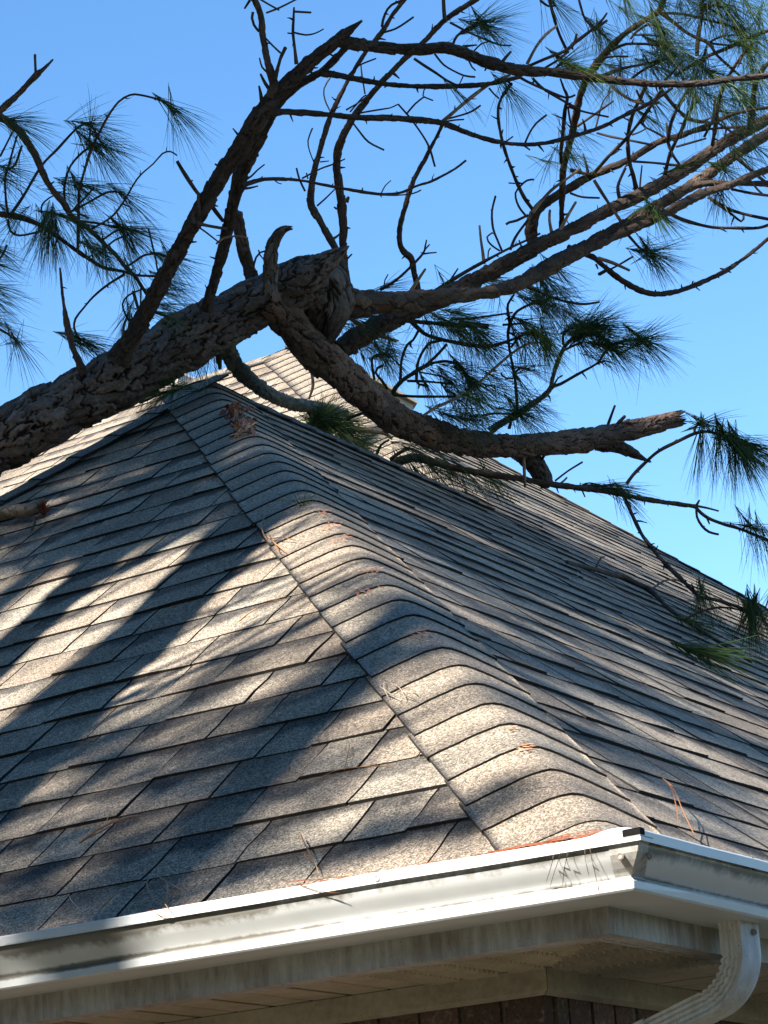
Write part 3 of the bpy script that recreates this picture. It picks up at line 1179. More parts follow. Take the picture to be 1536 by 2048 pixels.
def needles(P, D, n, length, spread, twig, rs, width=.0011, droop=.18, hook=None, up=None):
    """needle bundle mesh data: 3-sided curved needles"""
    D = D / np.linalg.norm(D)
    a = np.cross(D, [0.2, 0.3, 1.0]); a /= np.linalg.norm(a); b = np.cross(D, a)
    base = P[None] - D[None] * (rs.random(n) * twig)[:, None]
    th = np.radians(rs.normal(spread * .52, spread * .30, n).clip(2, 105)); ph = rs.random(n) * 2 * math.pi
    d = D[None] * np.cos(th)[:, None] + (a[None] * np.cos(ph)[:, None] + b[None] * np.sin(ph)[:, None]) * np.sin(th)[:, None]
    ln = length * rs.uniform(.62, 1.1, n)
    side = np.cross(d, rs.normal(size=(n, 3))); side /= np.linalg.norm(side, axis=1)[:, None]
    s2 = np.cross(d, side)
    bend = rs.normal(0, .07, n)[:, None] * side
    V = np.empty((n, 4, 3, 3))
    for k, t in enumerate((0, .33, .68, 1.0)):
        c = base + d * (ln * t)[:, None] + (bend * (ln * t * t)[:, None]) + np.array([0, 0, -1.0]) * (ln * droop * t * t)[:, None]
        w = width * (1.0, 1.0, .85, .25)[k]
        for q in range(3):
            an = q * 2.094
            V[:, k, q] = c + side * (w * math.cos(an)) + s2 * (w * math.sin(an))
    V = V.reshape(-1, 3)
    F = []
    for i in range(n):
        o = i * 12
        for k in range(3):
            for q in range(3):
                q2 = (q + 1) % 3
                F.append((o + k * 3 + q, o + k * 3 + q2, o + k * 3 + 3 + q2, o + k * 3 + 3 + q))
    rnd = np.repeat(np.clip(rs.beta(1.6, 2.2, n), 0, 1), 9)
    return V, F, rnd


# ------------------------------------------------------------------ fallen pine
tree = empty("fallen_pine_tree", PX(-500, 1105, 6.4), 'fallen pine tree lying across the house roof with broken limbs and green needles', 'tree')
TLOC = np.array(tree.location)
polys_index = []     # (object, px polyline)


def tpart(name, me, parent=None):
    o = obj(name, me, parent or tree)
    if parent is None:
        o.location = -Vector(TLOC)
    return o


def lerp_list(v, n):
    v = list(v)
    if len(v) == n:
        return np.array(v, float)
    return np.interp(np.linspace(0, 1, n), np.linspace(0, 1, len(v)), v)


def cum(pts):
    p = np.array(pts, float)
    l = np.r_[0, np.cumsum(np.hypot(*np.diff(p, axis=0).T))]
    return l / l[-1]


def wood(pts, w, d, mat=None, end='cut', name=None, amp=None, cl=None, label=None, start='open', La=None, Lc=None):
    """pts in picture pixels (1536x2048), w widths px, d camera distances m -> part of the fallen tree"""
    f = cum(pts)
    dd = np.interp(f, np.linspace(0, 1, len(d)), d)
    ww = np.array(w, float) if len(w) == len(pts) else np.interp(f, np.linspace(0, 1, len(w)), w)
    P = np.array([PX(x, y, z) for (x, y), z in zip(pts, dd)])
    rad = ww * dd / FPX / 2
    mw = max(ww)
    wpx = mw
    if name is None:
        name = 'limb' if mw >= 13 else 'twig'
    if mat is None:
        mat = M_LIMB if mw >= 13 else M_TWIG
    if amp is None:
        amp = rad.max() * (.27 if mw >= 60 else .34 if mw > 20 else .32) if mw >= 10 else 0
    ds = .0034 if mw > 60 else .005 if mw > 24 else .008 if mw >= 10 else .02
    ns = 170 if mw > 100 else 120 if mw > 60 else 56 if mw > 24 else 24 if mw >= 10 else 8
    me = tube(P, rad, ds, ns, mat, amp, La or (.070 if mw > 100 else .055 if mw > 60 else .038 if mw > 24 else .026), Lc or (.046 if mw > 100 else .036 if mw > 60 else .022 if mw > 24 else .014), end, .07 if mw > 20 else .14, name, start, spurs=(mw < 52 and mw > 4 and f is not None and len(pts) > 4))
    o = tpart(name, me)
    if label:
        o['label'] = label
    polys_index.append((o, np.array(pts, float), dd))
    if cl:
        for c in (cl if isinstance(cl, list) else [cl]):
            n, ln, ang, spread = c[:4]
            x, y = pts[-1]
            if ang is None:
                ang = math.degrees(math.atan2(pts[-1][1] - pts[-2][1], pts[-1][0] - pts[-2][0]))
            clust(x, y, dd[-1], ang, n, ln, spread, o, *(c[4:]))
    return o


ncl = [0]


def clust(x, y, d, ang, n, ln, spread, parent=None, mat=None, twig=55):
    """needle cluster at pixel (x,y) pointing ang degrees (0 right, 90 down in the picture)"""
    ncl[0] += 1
    rs = np.random.default_rng(900 + ncl[0])
    if parent is None:
        best = None
        for o, p, dd in polys_index:
            e = np.hypot(p[:, 0] - x, p[:, 1] - y)
            k = e.argmin()
            if best is None or e[k] < best[0]:
                best = (e[k], o, dd[k])
        parent = best[1]
        if d is None:
            d = best[2] + rs.normal(0, .05)
    P = PX(x, y, d)
    a = R(ang)
    D = CAM_R[0] * math.cos(a) - CAM_R[1] * math.sin(a) + CAM_R[2] * rs.normal(0, .28)
    V, F, rnd = needles(P, D, int(n), ln * d / FPX * 1.12, spread, twig * d / FPX, rs, width=.00074 * d / 7.2, droop=.16)
    me = mesh("needle_cluster", V, F, [mat or M_NEED], None, None, {'rnd': rnd})
    return obj("needle_cluster", me, parent)


# ---- trunk and the largest limbs
wood([(-1500, 1650), (-900, 1330), (-500, 1125), (-150, 957), (0, 880), (120, 818), (240, 756), (340, 700), (430, 650), (500, 612), (570, 583), (615, 562), (640, 552)],
     [160, 148, 136, 124, 117, 117, 118, 112, 102, 99, 100, 102, 92], [6.0, 6.5, 6.9, 7.05, 7.15, 7.3], M_BARK, 'cut', 'trunk', .020, start='cap', label='thick scaly trunk snapped at its upper end')
wood([(560, 566), (612, 548), (650, 526), (680, 505), (698, 492)], [80, 72, 46, 22, 3], [7.24, 7.2], M_BARK, 'cut', 'limb', .010, label='torn splinter at the broken trunk end')
wood([(600, 590), (640, 570), (652, 610), (640, 650)], [90, 112, 104, 60], [7.32, 7.36], M_BARK, 'jag', 'limb', .014)
wood([(520, 598), (560, 622), (600, 670), (640, 712), (690, 752), (745, 803), (800, 842), (880, 872), (960, 889), (1040, 891), (1120, 886), (1200, 874), (1280, 856), (1346, 839)],
     [78, 74, 70, 68, 66, 63, 60, 56, 51, 46, 45, 45, 39, 33], [7.22, 7.35, 7.8, 8.2, 8.5, 8.8, 9.0], M_RED, 'jag', 'limb', .012, label='heavy crooked limb reaching right to a broken end', )
wood([(1035, 898), (1062, 920), (1082, 948), (1094, 970)], [42, 42, 38, 26], [8.62, 8.66], M_BARK, 'cut', 'limb', .008, label='stub pressing on the side roof')
wood([(1195, 882), (1235, 893), (1268, 908), (1298, 923)], [40, 30, 17, 4], [8.85, 8.85], M_LIMB, 'jag')
wood([(640, 592), (700, 606), (760, 606), (830, 601), (900, 593), (960, 587), (1000, 580), (1040, 566), (1090, 538), (1136, 513), (1201, 477), (1266, 441), (1331, 402), (1396, 362), (1461, 316), (1510, 284), (1560, 252)],
     [84, 56, 45, 41, 33, 24, 25, 29, 32, 31, 27, 24, 22, 22, 22, 21, 21], [7.36, 7.6, 8.0, 8.4, 8.8], None, 'cut', 'limb')
wood([(680, 700), (715, 676), (760, 650), (830, 620), (900, 588), (960, 555), (1030, 518), (1085, 487), (1140, 461), (1214, 422), (1282, 389), (1344, 355), (1396, 321), (1448, 286), (1500, 258), (1560, 225)],
     [44, 41, 38, 38, 36, 33, 30, 28, 26, 25, 25, 25, 24, 24, 23, 22], [7.7, 7.85, 8.0, 8.3, 8.6], None, 'cut', 'limb')
wood([(1080, 545), (1130, 523), (1175, 500), (1240, 468), (1292, 446), (1357, 412), (1409, 386), (1461, 370), (1500, 352), (1560, 330)], [14, 18, 19, 18, 18, 17, 17, 16, 15, 14], [8.0, 8.2, 8.5])
wood([(1380, 372), (1440, 366), (1560, 368)], [16, 11, 11], [8.45, 8.6])
wood([(1069, 492), (1063, 470), (1064, 446), (1080, 414), (1125, 384), (1160, 364), (1188, 349), (1261, 318), (1318, 284), (1370, 268), (1422, 247), (1474, 226), (1540, 214)],
     [25, 25, 24, 21, 17, 16, 15, 14, 12, 11, 9, 7, 6], [8.15, 8.1, 8.1])
wood([(232, 722), (262, 678), (298, 612), (336, 540), (377, 462), (414, 400), (446, 345), (478, 300), (512, 244), (540, 205), (575, 168), (620, 125), (660, 92), (692, 66), (722, 43)],
     [46, 37, 34, 33, 33, 33, 34, 35, 35, 33, 30, 28, 25, 20, 5], [7.0, 6.9, 6.8, 6.75], M_LIMBSH, 'jag')
wood([(672, 80), (700, 86), (740, 92), (790, 97), (840, 98), (890, 96), (930, 107), (965, 122), (1005, 133), (1046, 141), (1100, 144), (1160, 152), (1210, 159), (1260, 164), (1320, 168), (1400, 167), (1470, 158), (1560, 149)],
     [28, 27, 23, 22, 22, 22, 24, 24, 24, 23, 18, 16, 15, 14, 13, 13, 12, 11], [6.76, 6.9, 7.1], M_LIMBSH)
wood([(413, 622), (420, 590), (436, 535), (450, 486), (460, 440), (471, 392), (480, 355), (494, 322), (515, 285), (536, 247), (558, 208), (583, 182), (612, 160), (640, 146), (668, 120), (694, 92)],
     [30, 21, 21, 22, 24, 26, 28, 26, 23, 19, 17, 16, 15, 15, 14, 13], [7.1, 7.0, 6.9, 6.85], M_LIMBSH)
wood([(640, 146), (670, 150), (700, 156), (740, 163), (790, 170), (860, 173), (930, 172), (981, 167), (1040, 154)], [13, 13, 12, 11, 11, 10, 10, 9, 7], [6.86, 7.0, 7.1], M_LIMBSH)
wood([(540, 226), (570, 224), (610, 226), (660, 230), (720, 235), (780, 236), (830, 240), (880, 245), (920, 260), (980, 280), (1040, 289), (1085, 287), (1130, 277), (1200, 255), (1260, 225), (1297, 208), (1345, 176)],
     [16, 13, 13, 12, 12, 11, 12, 12, 10, 9, 9, 9, 9, 8, 8, 7, 5], [6.8, 7.0, 7.2], M_LIMBSH)
wood([(540, 196), (548, 170), (540, 140), (533, 110), (526, 76), (523, 40), (516, 14), (500, -14)], [22, 18, 15, 13, 13, 13, 12, 11], [6.78, 6.75])
wood([(700, 592), (692, 565), (688, 525), (686, 490), (687, 452), (684, 415), (679, 380), (674, 340), (675, 308), (686, 273), (708, 234), (739, 193), (768, 160), (812, 115), (848, 83), (890, 40), (956, -4)],
     [26, 19, 17, 16, 17, 17, 16, 15, 16, 14, 13, 12, 11, 11, 11, 11, 10], [7.5, 7.45, 7.3, 7.25])
wood([(690, 540), (672, 499), (655, 468), (640, 441), (622, 410), (623, 371), (630, 335), (640, 299), (661, 234), (692, 169), (726, 112), (765, 62), (786, 29), (815, -8)],
     [17, 15, 14, 13, 13, 13, 12, 11, 10, 9, 9, 9, 8, 8], [7.42, 7.4, 7.35])
wood([(505, 562), (498, 535), (488, 500), (480, 462), (475, 425)], [30, 26, 24, 22, 18], [7.32, 7.3])
wood([(838, 592), (833, 565), (828, 543), (822, 517), (805, 500), (799, 482), (800, 452), (812, 408), (825, 366), (838, 340), (846, 326), (862, 294), (876, 268), (885, 248)],
     [14, 11, 11, 11, 11, 11, 10, 10, 9, 9, 9, 9, 8, 7], [7.7, 7.6, 7.5], M_LIMB)
wood([(539, 590), (540, 560), (541, 525), (545, 490), (556, 468), (570, 458), (580, 456)], [31, 28, 26, 25, 21, 14, 8], [7.1, 7.06], M_BARK, 'jag', 'limb', label='curved dead stub standing on the trunk')
wood([(448, 676), (460, 712), (478, 738), (512, 770), (556, 797), (606, 812), (650, 816), (690, 826)], [36, 33, 30, 28, 26, 24, 22, 19], [7.25, 7.6, 8.2, 8.7], M_MOSS, label='greyish limb hanging down behind the ridge')
wood([(168, 746), (160, 728), (148, 702), (140, 676), (134, 645), (131, 628), (127, 606), (123, 570), (120, 536)], [18, 15, 14, 14, 14, 12, 6, 5, 4], [7.05, 7.0], M_LIMB)
wood([(-260, 985), (-225, 620), (-120, 330), (-30, 235), (5, 237), (31, 256), (52, 280), (73, 316), (86, 347), (104, 379), (128, 407), (140, 428), (160, 446), (182, 462), (206, 485), (229, 507), (250, 533), (271, 554), (286, 577), (304, 604)],
     [24, 22, 20, 18, 17, 16, 15, 14, 13, 12, 12, 11, 10, 9, 9, 8, 8, 8, 7, 6], [7.0, 7.1, 7.2, 7.3, 7.4])
wood([(-14, 238), (10, 212), (30, 195), (54, 170), (73, 150), (88, 137), (106, 119)], [14, 13, 12, 11, 11, 8, 4], [7.15, 7.15])
wood([(-60, 424), (0, 428), (52, 438), (96, 460), (146, 496), (177, 517), (206, 535), (242, 542), (273, 550), (320, 553)], [12, 12, 11, 10, 9, 8, 7, 6, 5, 4], [7.35, 7.4])

# ---- twigs, left side
T = wood
T([(72, 152), (71, 135), (70, 109)], [6, 5, 5], [7.15])
T([(156, 500), (158, 386), (161, 371), (167, 347), (182, 300), (198, 267), (216, 233), (237, 204), (260, 190), (281, 190), (320, 200), (344, 215)], [6, 6, 6, 6, 6, 5, 5, 5, 4, 4, 4, 4], [7.35, 7.3], cl=[(46, 118, 38, 26), (14, 112, 82, 16)])
T([(23, 427), (47, 392), (83, 332), (115, 298), (143, 267), (161, 251), (180, 248)], [6, 4], [7.4], cl=[(46, 106, 8, 46), (14, 80, -85, 30)])
T([(180, 248), (190, 262), (196, 276)], [5, 5], [7.4], cl=(50, 112, 48, 46))
T([(130, 407), (129, 371), (141, 332), (167, 303), (187, 291)], [6, 4], [7.42], cl=[(74, 106, 42, 52), (20, 96, 6, 24)])
T([(138, 425), (177, 405), (216, 384), (242, 386), (256, 398)], [5, 4], [7.42], cl=(44, 100, 36, 38))
T([(182, 459), (224, 433), (250, 399), (266, 371), (281, 350), (307, 327), (325, 307), (341, 303), (354, 311)], [5, 3], [7.3])
T([(156, 441), (208, 449), (238, 457), (252, 458)], [5, 4], [7.42], cl=[(60, 110, 14, 32), (26, 96, 62, 34)])
T([(205, 480), (228, 464), (245, 458)], [4, 4], [7.42], cl=(34, 96, 40, 40))
T([(206, 500), (230, 480), (250, 472)], [4, 4], [7.44], cl=(34, 100, 55, 34))
T([(297, 457), (307, 500), (312, 520), (315, 540), (324, 549)], [4, 4], [7.4])
T([(18, 430), (13, 412), (10, 360), (16, 337), (26, 300), (34, 272)], [5, 4], [7.35])
T([(0, 313), (14, 286), (25, 264)], [5, 4], [7.3])
T([(44, 291), (30, 330), (16, 338)], [5, 4], [7.32], cl=[(38, 100, 18, 44), (20, 90, 120, 44)])
T([(16, 438), (21, 462), (39, 471), (75, 464), (99, 454)], [5, 4], [7.4], cl=[(60, 110, 96, 46), (24, 90, 60, 30)])
T([(250, 548), (216, 569), (187, 593), (167, 616), (151, 637), (148, 655), (152, 667), (158, 676)], [6, 4], [7.4], cl=[(60, 92, 14, 34), (26, 70, 50, 34)])
T([(281, 580), (258, 590), (245, 608), (253, 634), (262, 646)], [4, 4], [7.45], cl=(40, 70, 80, 50))
T([(266, 582), (279, 627)], [7, 6], [7.4])
T([(282, 576), (281, 612)], [4, 4], [7.4])
T([(250, 536), (274, 520), (290, 510), (322, 508), (344, 520)], [5, 4], [7.45], cl=[(46, 92, 20, 36), (26, 80, 60, 30)])
T([(-10, 655), (14, 667), (32, 682)], [5, 4], [7.3], cl=[(32, 96, 60, 36), (8, 74, -12, 12), (6, 72, 110, 14)])
T([(-10, 530), (6, 508), (14, 490)], [5, 4], [7.3])
T([(178, 436), (160, 428), (150, 416), (166, 400), (187, 376)], [5, 4], [7.4], cl=(30, 95, 18, 30))
T([(83, 424), (84, 410), (98, 396), (122, 384)], [4, 3], [7.4], cl=(26, 80, 10, 40))
for a in [(28, 240, 4, 42, 96, 36), (38, 252, 30, 44, 100, 40), (2, 500, 22, 44, 70, 40), (-8, 528, 10, 46, 76, 40), (-8, 575, 16, 52, 84, 44), (-10, 600, 30, 46, 86, 40), (-14, 640, 20, 40, 90, 40),
          (86, 452, 104, 54, 100, 40), (112, 456, 82, 50, 100, 38), (150, 372, 22, 44, 100, 40), (160, 374, 60, 36, 95, 36), (122, 430, 10, 34, 110, 24), (165, 452, 30, 40, 100, 44),
          (182, 498, 62, 52, 90, 52), (196, 500, 24, 40, 90, 40), (210, 512, 82, 34, 90, 40), (262, 548, 70, 30, 90, 36), (330, 585, 12, 44, 92, 36), (340, 565, 30, 40, 84, 40), (336, 610, 6, 36, 86, 30),
          (318, 625, 10, 40, 90, 22), (176, 690, 18, 40, 80, 30), (12, 420, 40, 26, 90, 40), (10, 360, 30, 40, 90, 44), (250, 640, 110, 30, 66, 40), (30, 440, 140, 26, 90, 50)]:
    clust(a[0], a[1], None, a[2], a[3], a[4], a[5])

# ---- twigs, middle top
T([(549, 160), (556, 134), (562, 114), (571, 95)], [10, 9, 7, 7], [6.76])
T([(531, 76), (545, 91), (561, 106)], [4, 4], [6.76])
T([(532, 26), (560, 15), (596, -3)], [4, 4], [6.76]); T([(518, -3), (538, 9), (558, 20)], [4, 4], [6.76])
T([(506, 24), (504, 36), (508, 50), (518, 63)], [6, 5], [6.76]); T([(500, 0), (489, 17)], [6, 4], [6.76])
T([(534, 214), (523, 200), (521, 186), (518, 172)], [9, 9, 7, 4], [6.78]); T([(541, 182), (530, 166), (521, 148)], [9, 7, 4], [6.78]); T([(536, 146), (524, 134), (519, 116)], [4, 3], [6.78])
T([(593, 128), (590, 100), (586, 65), (587, 40), (588, 15)], [8, 6, 6, 6, 5], [6.74]); T([(588, 23), (604, 24), (622, 25)], [5, 4], [6.74]); T([(588, 65), (612, 70), (632, 66), (647, 58)], [4, 3], [6.74]); T([(588, 68), (575, 66)], [4, 3], [6.74])
T([(360, 365), (354, 322), (362, 336)][1:] + [(372, 352), (395, 386), (415, 402), (432, 424), (446, 442)], [8, 9, 8, 8, 9, 9], [6.95, 7.0])
T([(398, 432), (397, 405), (397, 386)], [8, 7, 5], [6.85])
T([(392, 446), (418, 452), (454, 458)], [9, 7, 6], [6.82, 6.88]); T([(394, 452), (414, 466), (444, 490)], [4, 3], [6.85])
T([(432, 488), (448, 476), (474, 472), (496, 476)], [4, 4], [6.9], M_LITW)
T([(388, 448), (384, 424)], [10, 4], [6.8]); T([(436, 332), (430, 328)], [5, 4], [6.8])
T([(484, 372), (500, 366), (526, 359), (562, 358), (601, 361), (640, 368), (692, 378), (755, 388), (799, 386), (833, 372), (864, 362), (906, 340), (932, 321)], [10, 9, 8, 7, 6, 6, 6, 6, 5, 5, 5, 4, 4], [6.88, 7.0, 7.1])
T([(604, 357), (640, 338), (668, 328), (690, 318)], [4, 3], [6.98]); T([(593, 336), (599, 359), (610, 382)], [4, 4], [6.95]); T([(488, 362), (503, 352), (515, 340), (529, 329)], [4, 3], [6.9]); T([(482, 378), (500, 376), (516, 372)], [6, 5, 3], [6.88, 6.9]); T([(546, 358), (556, 366), (563, 368)], [3, 2], [6.95])
T([(762, 388), (770, 372), (782, 361)], [3, 2], [7.0]); T([(766, 390), (790, 391), (826, 387), (842, 380)], [3, 3], [7.0]); T([(616, 358), (613, 346)], [3, 3], [7.0])
T([(625, 256), (616, 281), (619, 302), (628, 325)], [3, 3], [7.4]); T([(661, 154), (648, 177), (650, 200), (662, 226)], [4, 3], [7.38], M_LITW); T([(706, 246), (718, 262), (737, 284), (768, 300)], [4, 4], [7.3]); T([(640, 324), (658, 322)], [3, 2], [7.4])
T([(692, 220), (716, 206), (738, 190)], [4, 3], [7.3]); T([(720, 226), (742, 222), (780, 216)], [4, 3], [7.3]); T([(700, 224), (725, 195), (732, 190)], [3, 3], [7.3]); T([(696, 152), (716, 132), (752, 117)], [4, 3], [7.35]); T([(730, 188), (724, 150), (722, 130)], [4, 3], [7.35], M_LITW)
T([(634, 412), (652, 396), (672, 376)], [4, 3], [7.4]); T([(692, 404), (697, 394)], [11, 6], [7.4]); T([(694, 518), (704, 508)], [5, 3], [7.4]); T([(674, 418), (668, 414)], [5, 3], [7.4])
T([(505, 540), (512, 515), (520, 505), (530, 502)], [5, 4], [7.2]); T([(528, 520), (520, 510), (517, 500)], [3, 3], [7.2])
T([(760, 580), (790, 562), (820, 535), (846, 507), (850, 494), (853, 480)], [7, 6, 5, 5, 4, 3], [7.6]); T([(846, 508), (860, 506), (873, 505)], [4, 3], [7.6]); T([(849, 500), (859, 489)], [4, 3], [7.6]); T([(820, 584), (836, 560), (851, 538)], [7, 6, 5], [7.65], M_LITW); T([(768, 576), (770, 560), (776, 549)], [3, 3], [7.6])
T([(796, 208), (825, 242), (856, 289), (870, 333)], [4, 4], [7.2]); T([(812, 229), (830, 208), (849, 193)], [4, 4], [7.2]); T([(760, 219), (780, 216), (795, 209)], [3, 3], [7.2]); T([(846, 192), (848, 180), (860, 170)], [3, 2], [7.0]); T([(848, 194), (866, 201)], [3, 3], [7.0])
T([(890, 239), (927, 229), (945, 222), (961, 211)], [4, 4], [7.1]); T([(892, 243), (910, 240), (928, 239)], [4, 3], [7.1])
T([(880, 248), (910, 222), (942, 195), (981, 167), (1020, 150)], [8, 7, 7, 6, 6], [7.05, 7.1], M_LITW)
T([(1049, 289), (1058, 268), (1072, 247), (1093, 230)], [5, 4], [7.1]); T([(1008, 286), (1026, 273)], [4, 3], [7.1]); T([(1048, 291), (1060, 300)], [4, 3], [7.1])
T([(1022, 168), (1002, 198), (996, 224), (1000, 260), (1010, 302), (1023, 338), (1036, 370), (1050, 398), (1066, 420)], [7, 6, 6, 7, 7, 7, 7, 7, 8], [7.1, 7.6, 8.0], cl=None)
T([(978, 176), (988, 188), (998, 197)], [4, 3], [7.1])
T([(1068, 359), (1054, 361), (1042, 371), (1031, 386), (1034, 405), (1042, 420), (1054, 434)], [4, 4], [7.8]); T([(1017, 366), (1030, 367)], [3, 3], [7.8])
T([(1012, 449), (1018, 445), (1034, 441), (1056, 430)], [6, 5], [8.0]); T([(1020, 500), (1030, 476), (1042, 458), (1056, 440)], [6, 5], [8.05])
T([(1065, 425), (1086, 398), (1108, 376), (1135, 357), (1160, 338)], [7, 6, 6, 5, 5], [7.9], M_LITW)
T([(822, 615), (869, 582), (927, 546), (974, 520), (1020, 496), (1050, 482), (1080, 467)], [9, 8, 7, 6, 5, 5, 4], [7.85, 7.95])
T([(968, 528), (966, 507), (962, 480), (959, 451)], [8, 7, 6, 4], [7.95], M_LITW); T([(1004, 502), (994, 478), (986, 456), (984, 423), (991, 392)], [5, 4], [7.98]); T([(1000, 502), (985, 492), (976, 482), (974, 474), (985, 465)], [4, 3], [7.98]); T([(902, 558), (916, 537)], [4, 3], [7.9]); T([(1044, 496), (1038, 480)], [4, 3], [8.0]); T([(976, 518), (977, 502), (981, 496)], [3, 3], [7.98])
T([(1124, 460), (1123, 430), (1124, 392), (1126, 340), (1133, 310), (1143, 273), (1150, 240), (1156, 208), (1164, 180), (1178, 150), (1200, 120), (1214, 102), (1234, 82), (1253, 65), (1292, 39), (1318, 22), (1330, -6)], [12, 12, 13, 13, 14, 14, 13, 13, 13, 14, 15, 14, 13, 13, 12, 12, 10], [8.1, 7.9, 7.6, 7.3], name='limb', mat=M_LIMB)
T([(1122, 325), (1122, 300), (1125, 273), (1130, 221), (1135, 195), (1128, 178), (1121, 158)], [9, 9, 8, 8, 7, 5, 4], [7.7, 7.4])
T([(1136, 213), (1140, 240), (1146, 262)], [5, 4], [7.5])
T([(1116, 470), (1128, 446), (1140, 424), (1152, 404)], [8, 7, 6, 5], [8.0], M_LITW); T([(1104, 468), (1099, 440), (1100, 420)], [7, 5], [8.0], M_LITW)

# ---- top right tangle
T([(1098, -6), (1101, 8), (1109, 39), (1119, 70), (1136, 106)], [6, 6], [7.2]); T([(1080, 0), (1096, 12), (1112, 11)], [5, 4], [7.2], cl=(34, 110, 48, 40))
T([(1054, 128), (1072, 94), (1091, 70), (1115, 51)], [7, 6, 6, 5], [7.1], M_LITW)
T([(906, 88), (914, 72), (937, 55), (963, 48)], [7, 6, 5, 5], [7.0], cl=[(60, 112, 18, 40), (44, 108, -24, 30, M_NEEDLIT), (30, 100, 60, 30), (12, 84, 165, 40), (10, 70, -80, 40)])
T([(900, 45), (938, 65), (976, 81), (1000, 90), (1022, 91)], [5, 4], [7.1]); T([(890, 40), (888, 20), (887, -4)], [8, 7], [7.25])
T([(828, 117), (850, 132), (872, 146), (892, 160), (916, 172)], [6, 5], [7.0]); T([(869, 107), (882, 124), (895, 135), (927, 151), (950, 154)], [4, 4], [7.0]); T([(926, 153), (916, 174), (910, 182)], [3, 3], [7.0])
T([(948, 102), (962, 88), (978, 83)], [4, 3], [7.05]); T([(926, 93), (954, 90)], [6, 3], [7.0]); T([(1004, 124), (1012, 114), (1022, 103)], [8, 5], [7.0]); T([(938, 122), (944, 134), (951, 141)], [4, 3], [7.0])
T([(770, 60), (764, 52), (770, 28), (783, 10), (812, -2)], [6, 5], [7.3]); T([(762, 66), (790, 58), (810, 46), (827, 34)], [5, 4], [7.3])
T([(1058, 132), (1090, 118), (1132, 101), (1148, 86), (1162, 76), (1198, 47), (1214, 26)], [7, 6, 7, 7, 7, 6, 4], [7.15]); T([(1090, 136), (1116, 120), (1136, 103)], [5, 5], [7.15]); T([(1192, 54), (1204, 48), (1214, 41)], [7, 6], [7.15]); T([(1150, 84), (1153, 68)], [6, 4], [7.15])
T([(1135, 20), (1160, 24)], [1, 1], [7.2])
T([(1192, 62), (1180, 50), (1168, 34), (1158, 0)], [5, 5], [7.15], cl=None)
T([(1065, 156), (1080, 172), (1098, 185), (1138, 208), (1160, 219)], [6, 5], [7.15]); T([(1028, 148), (1056, 164), (1085, 177), (1130, 195), (1150, 190)], [6, 5], [7.12])
T([(1206, 116), (1230, 113), (1256, 113)], [5, 4], [7.2]); T([(1261, 78), (1270, 66), (1282, 57), (1297, 49), (1316, 51)], [5, 4], [7.2], cl=[(50, 110, 66, 34), (34, 100, 30, 34)])
T([(1222, 101), (1240, 92), (1253, 88), (1290, 88), (1325, 92)], [6, 5], [7.2], cl=[(44, 100, 30, 44), (36, 100, 75, 36)]); T([(1268, 70), (1300, 70), (1318, 72)], [4, 3], [7.2])
T([(1318, 23), (1344, 42), (1378, 68), (1417, 86), (1433, 109), (1461, 135), (1484, 155)], [9, 8, 7, 7, 6, 6, 5], [7.25]); T([(1417, 86), (1443, 73), (1487, 69)], [5, 4], [7.25], cl=(40, 96, 30, 50)); T([(1326, 26), (1370, 29), (1422, 42), (1460, 52), (1488, 64)], [6, 5], [7.25], cl=(44, 100, 50, 50))
T([(1394, 112), (1396, 78), (1402, 45), (1407, 12)], [8, 7], [7.25], cl=[(50, 100, 70, 50), (46, 100, 20, 46), (40, 100, 150, 50)]); T([(1410, 18), (1430, 10), (1460, 14)], [6, 5], [7.25], cl=[(44, 100, 40, 50), (30, 96, 90, 40)])
T([(1417, 86), (1450, 90), (1490, 92)], [5, 4], [7.3]); T([(1350, 152), (1400, 120), (1450, 98), (1500, 76), (1545, 58)], [6, 7, 7, 8, 8], [7.3], M_LIMB)
T([(1425, 289), (1430, 255), (1435, 221), (1443, 182), (1464, 141), (1485, 110), (1506, 86)], [9, 8, 8, 8, 7, 7, 6], [8.3, 7.4], M_LIMB)
T([(1500, 256), (1506, 208), (1511, 167), (1524, 141), (1542, 120)], [14, 11, 10, 10, 9], [8.5, 8.0], M_LIMB)
T([(1274, 384), (1266, 350), (1258, 318), (1256, 273), (1264, 234), (1277, 203), (1292, 170)], [9, 9, 9, 9, 8, 8, 7], [8.3, 7.4]); T([(1188, 346), (1220, 310), (1251, 279), (1280, 243), (1297, 219), (1323, 180)], [7, 7], [8.1, 7.4])
T([(1329, 352), (1336, 322), (1344, 299), (1363, 260), (1376, 229), (1396, 196)], [8, 7], [8.3, 7.5]); T([(1336, 284), (1342, 247), (1357, 213), (1376, 180)], [8, 7], [8.1, 7.5]); T([(1336, 284), (1344, 307), (1363, 335)], [7, 6], [8.1]); T([(1336, 284), (1335, 262), (1333, 246)], [6, 4], [8.1])
T([(1320, 176), (1338, 200), (1357, 221), (1383, 240), (1417, 245)], [8, 7], [7.4, 7.8]); T([(1240, 400), (1236, 380), (1238, 365), (1251, 336)], [7, 6], [8.3]); T([(1279, 388), (1281, 360), (1284, 331)], [5, 3], [8.3]); T([(1188, 360), (1204, 386), (1219, 409), (1242, 443)], [7, 6], [8.1])
T([(1266, 323), (1310, 326), (1357, 331)], [5, 5], [8.2]); T([(1176, 346), (1172, 326), (1166, 308)], [7, 5, 3], [8.1]); T([(1193, 266), (1220, 273), (1251, 279), (1305, 290)], [5, 5], [8.0]); T([(1136, 213), (1170, 224), (1217, 234)], [5, 4], [7.5])
